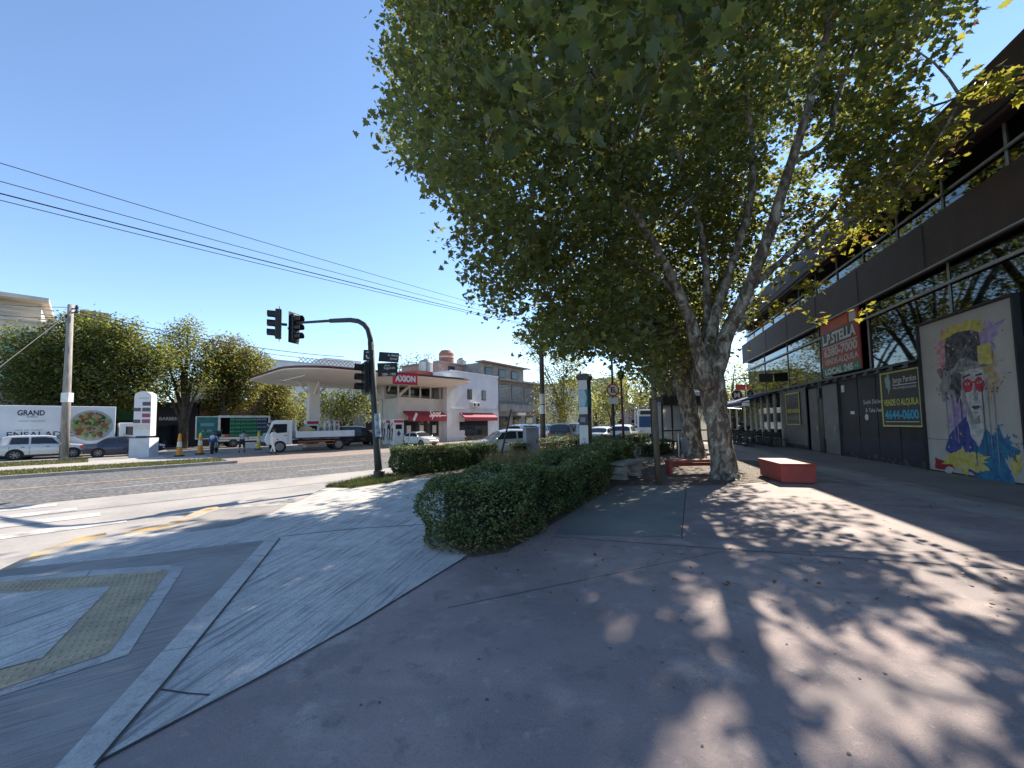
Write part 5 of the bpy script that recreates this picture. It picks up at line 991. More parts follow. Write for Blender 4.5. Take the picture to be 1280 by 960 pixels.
# far bus
q = V(812, 529, 44); o = thing('bus', 'white city bus front with blue windscreen at the far stop', 'bus', (q.x, q.y, ZR), -.28); MB().box((0, 4.5, 1.75), (2.5, 9, 2.7)).build('body', M_whitep, o, bevel=.1); MB().box((0, -.03, 1.75), (2.2, .06, 1.2)).build('windscreen', mat('bus_glass', (.04, .10, .22), .08), o); MB().box((0, -.03, 2.75), (1.9, .06, .4)).build('destination_panel', M_trim, o)
for s_ in (-1, 1): MB().box((s_*.9, -.03, .75), (.35, .06, .2)).build('headlight', M_lamp, o); MB().box((s_*1.26, 4.5, 2.0), (.03, 8.2, .95)).build('side_window', M_glass, o)
for y in (1.6, 7): 
    for s_ in (-1, 1): b = MB(); b.lathe([(.3, -.15), (.48, -.12), (.48, .12), (.3, .15)], n=18, axis='x'); w = b.build('wheel', M_tyre, o, loc=(s_*1.12, y, .48)); MB().lathe([(.28, -.14), (.28, .14)], n=14, axis='x').build('rim', M_greyp, w)
# ---------------------------------------------------------------- cafe tables and chairs
def chair_at(label):
    o = thing('cafe_chair', label, 'chair', (0, 0, 0), 0, 'dark cafe chairs under the awning'); MB().box((0, 0, .45), (.42, .42, .04)).build('seat', M_black, o)
    b = MB(); b.box((0, .2, .75), (.4, .035, .3)); b.build('backrest', M_black, o)
    for x in (-.18, .18):
        for y in (-.18, .19): MB().tube([(x, y, .9 if y > 0 else .45), (x*1.1, y*1.1, 0)], .02, 6).build('leg', M_black, o)
    return o
def table_at(label):
    o = thing('cafe_table', label, 'table', (0, 0, 0), 0, 'small dark cafe tables under the awning'); MB().box((0, 0, .73), (.7, .7, .035)).build('top', M_trim, o); MB().cyl((0, 0, .03), (0, 0, .72), .035, 10).build('leg', M_black, o); MB().box((0, 0, .02), (.45, .45, .035)).build('foot', M_black, o); return o
c0, t0_ = chair_at('dark slatted cafe chair at the tables under the blue awning'), table_at('small dark cafe table under the blue awning'); used = [0, 0]
for i in range(6):
    for j, D in enumerate((8.3, 7.1)):
        a = 28.6+1.75*i+.3*j; t = t0_ if not used[0] else copy_tree(t0_); used[0] = 1; t.location = BP(a, D, 0); t.rotation_euler = (0, 0, BZ+.1*(i % 3))
        for k, da in enumerate((-.55, .55)):
            c = c0 if not used[1] else copy_tree(c0); used[1] = 1; c.location = BP(a+da, D+random.uniform(-.1, .1), 0); c.rotation_euler = (0, 0, BZ+(math.pi/2 if da < 0 else -math.pi/2)+random.uniform(-.3, .3))
q = BP(27.9, 8.7); c = copy_tree(c0); c.location = (q.x, q.y, 0); c.rotation_euler = (0, 0, BZ+.4); c['label'] = 'dark cafe chair standing alone against the grey panel'; del c['group']
# ---------------------------------------------------------------- vegetation
L_dark = leafmat('leaf_dark', (.052, .063, .024), (.082, .098, .036), (.24, .26, .05), .42); L_mid = leafmat('leaf_mid', (.085, .095, .033), (.13, .14, .05), (.40, .41, .075), .44)
L_yel = leafmat('leaf_yellow_and_sunlit', (.14, .16, .03), (.26, .22, .035), (.48, .46, .06), .45); L_brn = leafmat('leaf_brown', (.13, .085, .035), (.19, .13, .05), (.30, .17, .05)); L_pale = leafmat('leaf_pale', (.085, .115, .06), (.13, .16, .085), (.15, .20, .06))  # the yellow serves yellow leaves and also paints sun glow into the crown
def bark(name, a, b_, c, sc):
    m = bpy.data.materials.new(name); m.use_nodes = True; nt = m.node_tree; B = nt.nodes['Principled BSDF']; B.inputs['Roughness'].default_value = .85
    tc = nt.nodes.new('ShaderNodeTexCoord'); mp = nt.nodes.new('ShaderNodeMapping'); mp.inputs['Scale'].default_value = (1, 1, .55); nt.links.new(tc.outputs['Object'], mp.inputs[0])
    nz = nt.nodes.new('ShaderNodeTexNoise'); nz.inputs['Scale'].default_value = sc; nz.inputs['Detail'].default_value = 3; nz.inputs['Distortion'].default_value = .6; nt.links.new(mp.outputs[0], nz.inputs['Vector'])
    r = nt.nodes.new('ShaderNodeValToRGB'); r.color_ramp.interpolation = 'CONSTANT'; r.color_ramp.elements[0].color = (*a, 1); r.color_ramp.elements[0].position = 0; r.color_ramp.elements[1].color = (*c, 1); r.color_ramp.elements[1].position = .6
    e = r.color_ramp.elements.new(.47); e.color = (*b_, 1); nt.links.new(nz.outputs[0], r.inputs[0])
    n2 = nt.nodes.new('ShaderNodeTexNoise'); n2.inputs['Scale'].default_value = 14; n2.inputs['Detail'].default_value = 6; nt.links.new(mp.outputs[0], n2.inputs['Vector'])
    mr = nt.nodes.new('ShaderNodeMapRange'); mr.inputs[1].default_value = .3; mr.inputs[2].default_value = .7; mr.inputs[3].default_value = .55; mr.inputs[4].default_value = 1.15; nt.links.new(n2.outputs[0], mr.inputs[0])
    mx = nt.nodes.new('ShaderNodeMixRGB'); mx.blend_type = 'MULTIPLY'; mx.inputs[0].default_value = 1; nt.links.new(r.outputs[0], mx.inputs[1]); nt.links.new(mr.outputs[0], mx.inputs[2]); nt.links.new(mx.outputs[0], B.inputs['Base Color'])
    bu = nt.nodes.new('ShaderNodeBump'); bu.inputs['Strength'].default_value = .7; bu.inputs['Distance'].default_value = .03; nt.links.new(n2.outputs[0], bu.inputs['Height']); nt.links.new(bu.outputs[0], B.inputs['Normal']); return m
M_plane = bark('plane_bark', (.135, .10, .072), (.28, .24, .18), (.48, .435, .355), 6.0); M_bark = bark('dark_bark', (.05, .038, .028), (.075, .06, .045), (.11, .09, .07), 3)
sun2 = Vector((SUN_DIR.x/SUN_DIR.z, SUN_DIR.y/SUN_DIR.z))
LIT = [  # sunny patches of the pavement: the crown has gaps above them  (outline in the picture, share of twigs kept)
 ([(866, 742), (930, 738), (1030, 772), (1020, 812), (985, 835), (975, 858), (945, 852), (905, 812), (866, 782)], .03), ([(985, 872), (1078, 760), (1150, 748), (1165, 805), (1290, 862), (1300, 1000), (1060, 1000)], .02),
 ([(795, 1000), (800, 930), (850, 882), (885, 856), (960, 868), (955, 900), (935, 1000)], .03), ([(945, 1000), (962, 888), (1050, 1000)], .02), ([(1130, 740), (1160, 705), (1290, 715), (1290, 795), (1240, 795), (1180, 765)], .03),
 ([(752, 802), (775, 762), (818, 762), (808, 800), (800, 834), (762, 828)], .03), ([(1000, 598), (1040, 600), (1240, 675), (1130, 668), (1040, 628), (960, 618)], .04), ([(860, 665), (890, 650), (915, 668), (905, 690), (870, 690)], .12), ([(880, 690), (925, 682), (920, 705), (880, 706)], .12),
 ([(850, 640), (1270, 690), (860, 700)], .85), ([(930, 575), (1010, 578), (1010, 600), (930, 600)], .1), ([(840, 575), (900, 570), (900, 596), (840, 596)], .3), ([(760, 615), (830, 600), (900, 615), (880, 640), (780, 640)], .5)]
OPENROAD = [(-400, 560), (520, 560), (470, 640), (300, 650), (60, 700), (-400, 760)]
def lit_keep(P):
    keep = np.ones(len(P), bool)
    for i, p in enumerate(P):
        g = (p[0]-p[2]*sun2.x, p[1]-p[2]*sun2.y, 0); w = pr(g)
        if not w: continue
        if inside(w, OPENROAD) and random.random() > .03: keep[i] = False; continue
        for poly_, k in LIT:
            if inside(w, poly_):
                if random.random() > k: keep[i] = False
                break
    return keep
def limb_tubes(mb, limbs, n=12):
    for path in limbs:
        P = [V(*q[:3]) if q[1] > -900 else Vector(q) for q in path]; R_ = [q[3] for q in path]; pts = []; rr = []
        for i in range(len(P)-1):
            a, b_, c, d = P[max(0, i-1)], P[i], P[i+1], P[min(len(P)-1, i+2)]
            for k in range(5):
                t = k/5; q = .5*((2*b_)+(c-a)*t+(2*a-5*b_+4*c-d)*t*t+(3*b_-a-3*c+d)*t**3); pts.append(q+Vector((random.gauss(0, .012), random.gauss(0, .012), 0))); rr.append(R_[i]*(1-t)+R_[i+1]*t)
        pts.append(P[-1]); rr.append(R_[-1]); mb.tube(pts, rr, n, wob=.10)
def twig(mb, a, b_, r):
    m = a.lerp(b_, .5)+Vector((random.gauss(0, .25), random.gauss(0, .25), random.gauss(.15, .2))); P = []
    for k in range(6): t = k/5; P.append(a*(1-t)**2+m*2*t*(1-t)+b_*t*t)
    mb.tube(P, [r*(1-.85*k/5) for k in range(6)], 5, cap=False)
CROWN = [(478, -300), (478, 0), (492, 55), (463, 70), (500, 105), (466, 148), (480, 172), (505, 205), (545, 232), (572, 258), (546, 285), (560, 305), (592, 312), (578, 352), (588, 378), (606, 395), (640, 398), (660, 425), (690, 450), (730, 446), (745, 425), (765, 440), (785, 470), (815, 505), (842, 470), (868, 450), (900, 425), (945, 412), (955, 360), (985, 328), (1030, 300), (1090, 280), (1132, 248), (1185, 212), (1205, 160), (1165, 140), (1150, 100), (1190, 60), (1225, 20), (1262, -20), (1280, -300)]
OPEN_MID = [(790, 285), (850, 250), (905, 235), (940, 170), (1000, 120), (1015, 160), (985, 270), (960, 350), (930, 425), (900, 480), (850, 440), (800, 330)]
OPEN = [(755, 262), (850, 218), (900, 190), (935, 110), (1000, 40), (1065, 110), (1040, 260), (1005, 340), (975, 425), (900, 490), (835, 450), (770, 350)]
limbsA = [[(907, 606, 11.72, .528), (906, 594, 11.74, .400), (903, 570, 11.78, .332), (896, 520, 11.8, .320), (888, 476, 11.8, .376)],
 [(890, 480, 11.78, .288), (910, 415, 11.6, .208), (935, 362, 11.4, .172), (962, 290, 11, .148), (990, 200, 10.4, .120), (1014, 120, 9.8, .092), (1035, 30, 9.3, .068), (1050, -80, 9, .040)],
 [(880, 480, 11.85, .272), (893, 400, 12, .160), (912, 340, 12.2, .128), (936, 262, 12, .100), (940, 190, 11.8, .080), (930, 90, 11.2, .056), (915, -40, 11, .032)],
 [(884, 484, 11.6, .272), (862, 402, 11.3, .152), (837, 342, 11, .132), (812, 298, 10.6, .116), (772, 240, 10, .084), (720, 190, 9.4, .060), (640, 140, 9, .036), (560, 100, 9, .016)],
 [(876, 484, 12, .240), (868, 410, 12.3, .136), (838, 362, 12.5, .096), (790, 330, 12.4, .072), (720, 300, 12, .048), (640, 285, 11.6, .028)],
 [(882, 470, 12.1, .208), (884, 380, 12.5, .120), (878, 300, 12.7, .092), (850, 200, 12.5, .068), (800, 100, 12, .048), (760, 0, 12, .032)],
 [(935, 362, 11.4, .112), (985, 318, 11.5, .080), (1040, 262, 11.3, .068), (1085, 200, 10.8, .052), (1130, 150, 9.5, .036), (1200, 120, 8.2, .020), (1262, 92, 7.2, .010)],
 [(990, 205, 10.4, .072), (1035, 170, 10.6, .060), (1050, 110, 10.5, .048), (1075, 40, 10.2, .036), (1100, -60, 10, .024)],
 [(772, 240, 10, .040), (765, 160, 7.6, .024), (745, 100, 5.6, .014), (715, 62, 4.7, .006)], [(772, 240, 10, .040), (800, 150, 7.4, .024), (830, 70, 5.6, .014), (850, 20, 4.8, .006)]]
def crown_twigs(poly, layers, step, openp=None, skip_low=None):
    C = []
    xs = [p[0] for p in poly]; ys = [p[1] for p in poly]
    for Zm_, zj, per, front in layers:
        for px in np.arange(min(xs), max(xs), step):
            for py in np.arange(min(ys), max(ys), step):
                x, y = px+random.uniform(-.5, .5)*step, py+random.uniform(-.5, .5)*step
                if not inside((x, y), poly): continue
                if openp and front and inside((x, y), openp if front == 1 else OPEN_MID): continue
                Z = Zm_+random.gauss(0, zj); c = V(x, y, Z)
                if c.z < 2.6 or c.dot(nB) > 8.6: continue
                C.append((c, per))
    return C
def grow(C, poly, rad, per_twig, spread, soft=7):
    tw = []; cen = []
    for c, per in C:
        for _ in range(per):
            d = Vector((random.gauss(0, 1), random.gauss(0, 1), random.gauss(0, .75))); d = d.normalized()*rad*random.random()**.45; p = c+d; w = pr(p)
            if p.z < 2.3 or p.dot(nB) > 8.9: continue
            if poly and w and w[1] > -40:
                if not inside((w[0]+random.gauss(0, soft), w[1]+random.gauss(0, soft)), poly): continue
            tw.append(p)
    T = np.array(tw); T = T[lit_keep(T)]
    n = len(T)*per_twig; pts = np.repeat(T, per_twig, 0)+RNG.normal(0, spread, (n, 3))*np.array([1, 1, .8]); return T, pts
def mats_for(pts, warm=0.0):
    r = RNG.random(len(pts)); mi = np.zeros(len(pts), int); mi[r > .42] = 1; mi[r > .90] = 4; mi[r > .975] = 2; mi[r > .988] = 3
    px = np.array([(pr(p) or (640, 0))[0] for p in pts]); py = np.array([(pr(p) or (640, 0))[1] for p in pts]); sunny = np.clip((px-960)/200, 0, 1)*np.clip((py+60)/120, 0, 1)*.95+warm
    r2 = RNG.random(len(pts)); mi[(r2 < sunny*.65)] = 2; mi[(r2 < sunny*.10)] = 3; return mi  # leaves on the sunward side get yellow, so their backlit glow is colour
LM = [L_dark, L_mid, L_yel, L_brn, L_pale]
ta = thing('plane_tree', 'big plane tree with mottled trunk whose crown hangs over the plaza', 'tree', (G(906, 600).x, G(906, 600).y, 0)); off_ = Vector(ta.location)
C1 = crown_twigs(CROWN, [(9.0, .7, 25, 1), (11.4, .9, 32, 2), (13.6, 1.1, 38, 0), (15.5, 1.0, 30, 0)], 50, OPEN)
T1, P1 = grow(C1, CROWN, 1.15, 9, .17)
near = []; NEARP = [(628, -60), (640, 60), (622, 90), (632, 170), (660, 200), (700, 170), (760, 185), (800, 140), (870, 120), (900, 40), (890, -60)]
for _ in range(95):
    x, y = random.uniform(620, 900), random.uniform(-60, 195)
    if inside((x, y), NEARP): near.append(V(x, y, random.uniform(4.3, 5.8)))
yel = []
for a_, b_2, n_ in (((1110, 190, 10), (1200, 160, 8), 26), ((1200, 130, 8.2), (1268, 90, 7.2), 14), ((1130, 150, 9.5), (1180, 170, 8.6), 16), ((950, 400, 11), (1025, 350, 10), 20), ((975, 335, 12), (1110, 285, 11), 34), ((1000, 392, 10.5), (1090, 385, 9.6), 5), ((1225, 105, 7.4), (1262, 112, 7), 8)):
    for _ in range(n_): f = random.random(); q = [a_[i]*(1-f)+b_2[i]*f for i in range(3)]; yel.append(V(q[0]+random.gauss(0, 9), q[1]+random.gauss(0, 9), q[2]))
N1 = np.array(near); pn = np.repeat(N1, 7, 0)+RNG.normal(0, .14, (len(N1)*7, 3)); Y1 = np.array(yel); py_ = np.repeat(Y1, 4, 0)+RNG.normal(0, .09, (len(Y1)*4, 3))
allp = np.concatenate([P1, pn, py_]); sz = np.concatenate([RNG.uniform(.09, .175, len(P1)), RNG.uniform(.15, .24, len(pn)), RNG.uniform(.13, .2, len(py_))])
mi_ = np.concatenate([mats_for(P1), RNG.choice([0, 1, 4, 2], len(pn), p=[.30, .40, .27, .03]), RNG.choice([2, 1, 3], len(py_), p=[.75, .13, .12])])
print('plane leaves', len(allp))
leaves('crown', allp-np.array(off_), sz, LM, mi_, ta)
tb = MB(); limb_tubes(tb, limbsA); nodes = []
for path in limbsA[1:8]:
    for q in path[1:]: nodes.append(V(*q[:3]))
NA = np.array(nodes)
sel = RNG.choice(len(T1), 520, replace=False)
for i in sel:
    e = Vector(T1[i]); d = np.linalg.norm(NA-T1[i], axis=1); j = int(np.argmin(d+RNG.uniform(0, 1.2, len(d)))); 
    if d[j] < 3.2: twig(tb, Vector(NA[j]), e, .012+.008*d[j])
for i in range(0, len(N1), 4): twig(tb, V(745, 100, 5.6), Vector(N1[i]), .006)
tb.v = [(p[0]-off_.x, p[1]-off_.y, p[2]) for p in tb.v]; tb.build('trunk', M_plane, ta, smooth=True)
# second plane tree, just behind
t2 = thing('plane_tree', 'second plane tree with leaning trunk behind the red bench', 'tree', (G(866, 574).x, G(866, 574).y, 0)); o2 = Vector(t2.location); zb = o2.y
limbsB = [[(868, 577, zb, .60), (867, 560, zb, .44), (862, 520, zb, .38), (854, 478, zb, .36), (840, 430, zb, .28), (828, 380, zb-.3, .2), (800, 330, zb-.6, .13), (760, 290, zb-1, .07)], [(854, 478, zb, .25), (876, 420, zb+.4, .18), (900, 350, zb+.6, .12), (905, 280, zb+.8, .08)], [(850, 445, zb, .2), (805, 415, zb-.8, .12), (750, 395, zb-1.6, .07), (690, 380, zb-2.2, .035)]]
C2 = [(V(random.uniform(640, 905), random.uniform(330, 440), zb+random.gauss(-.6, 1.4)), 30) for _ in range(46)]+[(V(random.uniform(600, 960), random.uniform(80, 340), zb+random.gauss(0, 1.4)), 40) for _ in range(60)]
SIL = [(600, 100), (600, 380), (650, 425), (690, 452), (735, 444), (760, 430), (790, 475), (820, 520), (850, 480), (880, 470), (905, 440), (950, 405), (960, 330), (1000, 100)]
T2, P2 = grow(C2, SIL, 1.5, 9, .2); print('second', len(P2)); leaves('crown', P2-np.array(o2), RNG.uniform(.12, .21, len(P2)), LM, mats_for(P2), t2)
tb = MB(); limb_tubes(tb, limbsB); NB = np.array([V(*q[:3]) for p in limbsB for q in p[3:]])
for i in RNG.choice(len(T2), 120, replace=False):
    d = np.linalg.norm(NB-T2[i], axis=1); j = int(np.argmin(d)); 
    if d[j] < 5: twig(tb, Vector(NB[j]), Vector(T2[i]), .012+.008*d[j])
tb.v = [(p[0]-o2.x, p[1]-o2.y, p[2]) for p in tb.v]; tb.build('trunk', M_plane, t2, smooth=True)
def far_tree(name, label, base, blobs, n, size, mix, trunk_r=.25, ms=None, bk=None, poly=None, trunk_to=None):
    """crown from several clumps (picture position, distance, radius in metres) on one forked trunk"""
    o = thing(name, label, 'tree', (base.x, base.y, base.z)); B0 = Vector(o.location); vol = np.array([b_[3]**2 for b_ in blobs]); pts = []; tb = MB()
    top = None
    for bb, q in zip(blobs, vol/vol.sum()):
        c = V(*bb[:3]); k = int(n*q/7); d = RNG.normal(0, 1, (k, 3)); d /= np.linalg.norm(d, axis=1)[:, None]; d *= (RNG.random(k)**.4*bb[3])[:, None]; d[:, 2] *= .8
        T = np.array(c)+d; T = T[T[:, 2] > 1.2]; T = T[[p @ np.array(nB) < 8.7 or p[1] > 45 for p in T]] if len(T) else T
        pts.append(np.repeat(T, 7, 0)+RNG.normal(0, size*1.1, (len(T)*7, 3))); fork = B0.lerp(Vector((c.x, c.y, B0.z)), .12)+Vector((0, 0, max(1.5, (c.z-B0.z)*.42)))
        tb.tube([B0-B0, fork-B0, (fork.lerp(c, .5)+Vector((0, 0, .3)))-B0, c-B0], [trunk_r*.75, trunk_r*.5, trunk_r*.25, trunk_r*.07], 8)
    P = np.concatenate(pts); P = P[lit_keep(P)] if B0.y < 40 and B0.x > 0 else P
    tb.build('trunk', bk or M_bark, o, smooth=True); leaves('crown', P-np.array(B0), RNG.uniform(size*.7, size*1.3, len(P)), ms or LM, RNG.choice(5, len(P), p=mix), o, palmate=False, fold=.3); return o
PM = [.30, .46, .07, .02, .15]
def row_tree(label, x, y, seed):
    rr = random.Random(seed); o_ = Vector((x, y, 0)); bl = []
    for _ in range(16):
        c = o_+Vector((rr.uniform(-3.2, 3.0), rr.uniform(-3.5, 3.5), rr.uniform(5.5, 12.0))); w = pr(c); bl.append((w[0], w[1], c.y, rr.uniform(1.5, 2.1)))
    return far_tree('plane_tree', label, o_, bl, 14000, .22, PM, .3, bk=M_plane)
g1, gy, gb = [.35, .42, .04, .01, .18], [.12, .38, .32, .06, .12], [.25, .30, .14, .22, .09]
def fb_(px, t): return RP(s_at(px, t), t, ZR)
Y_ = lambda px, t: RP(s_at(px, t), t).y
far_tree('street_tree', 'broad dense green tree above the salad truck on the left', fb_(118, 46), [(45, 440, 31, 2.6), (30, 480, 30, 2.2), (85, 455, 31.5, 3), (115, 430, 32, 3), (150, 455, 32.5, 3), (125, 480, 32, 3), (165, 485, 33, 2.4), (185, 445, 33, 2.2), (75, 490, 31, 2.4), (105, 408, 32, 1.6), (150, 415, 32, 1.6)], 46000, .25, g1, .3)
far_tree('street_tree', 'loose pale green tree in front of the black barber shop', fb_(230, 46.5), [(225, 425, 37, 2.0), (210, 455, 37, 2.2), (245, 450, 37, 2.4), (205, 485, 36, 1.8), (250, 480, 37, 1.7), (235, 410, 38, 1.2)], 9500, .24, [.18, .40, .14, .08, .20], .42)
far_tree('street_tree', 'darker tree with bronze leaves right of the pale one', fb_(278, 47.5), [(285, 440, 40, 2.2), (270, 465, 40, 2), (300, 470, 41, 2.6), (315, 455, 42, 2), (290, 495, 41, 2), (275, 505, 40, 1.6)], 22000, .26, gb, .3)
far_tree('street_tree', 'low bright tree hanging over the delivery truck cab', fb_(345, 49), [(335, 500, 45, 2.4), (350, 515, 46, 2), (325, 520, 44, 1.8), (345, 485, 46, 1.8)], 14000, .27, gb, .25)
far_tree('street_tree', 'shaded tree behind the front canopy column', RP(s_at(430, 58), 58, ZR), [(425, 500, 55, 3.2), (445, 510, 56, 3), (410, 510, 55, 2.6), (455, 490, 57, 2.4)], 4500, .36, g1, .3)
far_tree('street_tree', 'green tree behind the left end of the canopy', RP(s_at(375, 60), 60, ZR), [(372, 505, 58, 2.8), (362, 520, 56, 2.4), (385, 525, 58, 2.2)], 3000, .36, gy, .3)
for k, (px, py, r_, lab) in enumerate(((508, 462, 4.2, 'tall tree behind the canopy roof, left one beside the street plates'), (532, 460, 3.8, 'tall tree behind the canopy roof, nearest the brick house'))):
    q = V(px, 529, 84); far_tree('street_tree', lab, Vector((q.x, q.y, ZR)), [(px, py, 84, r_), (px-8, py+8, 84, r_*.8), (px+9, py+9, 84, r_*.8), (px, py+16, 84, r_)], 2200, .5, g1, .35)
q = G(705, 551, ZR); far_tree('street_tree', 'yellow green tree in full sun beyond the tall totem', Vector((q.x+.3, q.y+2, ZR)), [(700, 470, 40, 2.6), (690, 500, 40, 2.2), (715, 500, 40, 2.4), (705, 440, 40, 2), (672, 440, 38, 1.3), (655, 425, 37, .9), (720, 470, 41, 1.8), (700, 525, 40, 1.8)], 6500, .26, [.08, .36, .42, .02, .12], .2, bk=M_plane)
for px, py, Y, r_, lab in ((765, 490, 62, 4.2, 'round green avenue tree between the totem and the sign post'), (800, 480, 70, 5.2, 'large green avenue tree right of the sign post'), (830, 500, 60, 3.2, 'green avenue tree just left of the bus shelter'), (745, 510, 80, 4, 'far small avenue tree past the totem')):
    q = V(px, 529, Y); far_tree('street_tree', lab, Vector((q.x, q.y, ZR)), [(px, py, Y, r_), (px-12, py+10, Y, r_*.75), (px+12, py+8, Y, r_*.75), (px+3, py-10, Y, r_*.7)], 3000, .42, [.2, .42, .22, .02, .14], .25)
for px, py, Y, r_, lab in ((915, 470, 44, 3.4, 'bright yellow green tree seen right of the plane trunk'), (945, 480, 52, 3.6, 'green tree behind the red cafe sign'), (905, 505, 60, 3, 'far tree low behind the plane trunk')):
    q = V(px, 529, Y); far_tree('street_tree', lab, Vector((q.x, q.y, 0)), [(px, py, Y, r_), (px-6, py+22, Y, r_*.8), (px+4, py-18, Y, r_*.7), (px, py+38, Y, r_*.6)], 3200, .32, [.1, .36, .4, .02, .12], .25)
row_tree('third plane tree of the row, beyond the bus shelter', 10.2, 24.5, 1); row_tree('fourth plane tree of the row, by the end of the cafe awning', 12.2, 32, 2)
# ---------------------------------------------------------------- hedges
H_d = leafmat('box_leaf_dark', (.035, .058, .02), (.06, .09, .03), (.08, .13, .03), .2); H_m = leafmat('box_leaf_mid', (.095, .135, .04), (.14, .19, .058), (.14, .2, .05), .2); H_t = leafmat('box_leaf_tip', (.16, .20, .06), (.22, .25, .09), (.2, .28, .07), .25)
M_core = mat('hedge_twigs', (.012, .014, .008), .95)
def hedge(label, path, w, h, n, size, lump=.06):
    P = [Vector((p[0], p[1], 0)) for p in path]; o = thing('hedge', label, 'hedge', (P[0].x, P[0].y, 0)); O = np.array((P[0].x, P[0].y, 0))
    seg = [(P[i], P[i+1]) for i in range(len(P)-1)]; Ls = np.array([(b_-a).length for a, b_ in seg]); pts = []; nor = []
    f1 = lambda x, y: lump*(math.sin(x*2.3+y*1.1)+math.sin(y*3.1-x*1.7)+.6*math.sin(5*x+4*y))
    cap = math.pi*w*.5
    while len(pts) < n:
        u = random.random()*(Ls.sum()*1.0+cap); 
        if u < Ls.sum():
            i = int(np.searchsorted(np.cumsum(Ls), u)); i = min(i, len(seg)-1); a, b_ = seg[i]; f = random.random(); c = a.lerp(b_, f); d = (b_-a).normalized(); side = Vector((d.y, -d.x, 0))*random.choice((-1, 1))
        else:
            e = random.choice((0, 1)); c = P[0] if e == 0 else P[-1]; d = (P[0]-P[1]).normalized() if e == 0 else (P[-1]-P[-2]).normalized(); a_ = random.uniform(-1.57, 1.57); side = Vector((d.x*math.cos(a_)-d.y*math.sin(a_), d.x*math.sin(a_)+d.y*math.cos(a_), 0))
        rim = h+f1(c.x, c.y)*.7
        if random.random() < h*1.15/(h*1.15+w*.5):   # flank
            z = random.uniform(.03, rim); bul = w/2*(1-.16*(z/rim)**6-.10*max(0, .25-z/rim))+f1(c.x*1.7+z*2, c.y*1.3-z*2)*.9; q = c+side*(bul-abs(random.gauss(0, .045))); q.z = z; nn = side+Vector((0, 0, .25+.6*(z/rim)**4))
        else:
            r_ = w/2*math.sqrt(random.random()); q = c+side*r_; q.z = rim*(1-.10*(r_/(w/2))**4)-abs(random.gauss(0, .04)); nn = Vector((0, 0, 1))+side*.3*(r_/w)
        pts.append(q); nor.append(nn)
    A = np.array(pts); N = np.array(nor); r = RNG.random(n); mi = np.where(r < .5, 0, np.where(r < .86, 1, 2)); top = A[:, 2] > h*.8; mi[top & (RNG.random(n) < .3)] = 2
    br = np.sin(A[:, 0]*2.9+A[:, 2]*4)+np.sin(A[:, 1]*3.7-A[:, 2]*3)+RNG.normal(0, .35, n); mi[(br > 1.9) | ((A[:, 2] < .16) & (RNG.random(n) < .35))] = 3
    ns = int(n/260); k_ = RNG.choice(n, ns); sh = []; sn = []
    for q in k_:
        if A[q, 2] < .3: continue
        dr = N[q]/np.linalg.norm(N[q])+np.array([0, 0, .7])+RNG.normal(0, .25, 3); Ls_ = random.uniform(.06, .17)
        for u in range(7): sh.append(A[q]+dr*Ls_*u/6); sn.append(RNG.normal(0, 1, 3))
    A = np.concatenate([A, np.array(sh)]); N = np.concatenate([N, np.array(sn)]); mi = np.concatenate([mi, RNG.choice([1, 2], len(sh))]); n = len(A)
    leaves('foliage', A-O, RNG.uniform(size*.6, size*1.4, n), [H_d, H_m, H_t, L_brn], mi, o, palmate=False, droop=-.25, up=.3, fold=.25, outward=N)
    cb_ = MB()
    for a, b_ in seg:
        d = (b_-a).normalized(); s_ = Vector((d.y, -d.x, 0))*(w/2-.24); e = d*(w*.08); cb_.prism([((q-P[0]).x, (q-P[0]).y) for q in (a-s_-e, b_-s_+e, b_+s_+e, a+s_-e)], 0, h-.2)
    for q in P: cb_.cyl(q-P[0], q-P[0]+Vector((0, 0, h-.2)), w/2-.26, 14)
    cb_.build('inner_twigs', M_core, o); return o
hedge('large clipped front hedge running from the rounded bush to the stone bench', [(-.60, 5.97), (.35, 7.7), (1.35, 9.5), (2.1, 11.8), (4.6, 17.5)], 1.35, .92, 105000, .044, .08)
hedge('clipped box hedge right behind the signal mast', [G(495, 594)+Vector((.35, .5, 0)), G(602, 582)+Vector((-.1, .3, 0))], 1.3, .88, 42000, .055)
hedge('low hedge strip behind the silver car and cabinet', [G(640, 575)+Vector((.4, 1, 0)), G(735, 562)+Vector((0, 3, 0))], 1.2, .8, 12000, .07)
hedge('far hedge strip between the totem and the lamp posts', [G(742, 565)+Vector((.3, 2, 0)), G(812, 557)+Vector((.3, 3, 0))], 1.3, .75, 12000, .08)
hedge('low hedge in front of the bus shelter', [G(826, 575)+Vector((.1, 2, 0)), G(848, 571)+Vector((.3, 2.5, 0))], 1.0, .7, 5000, .07)
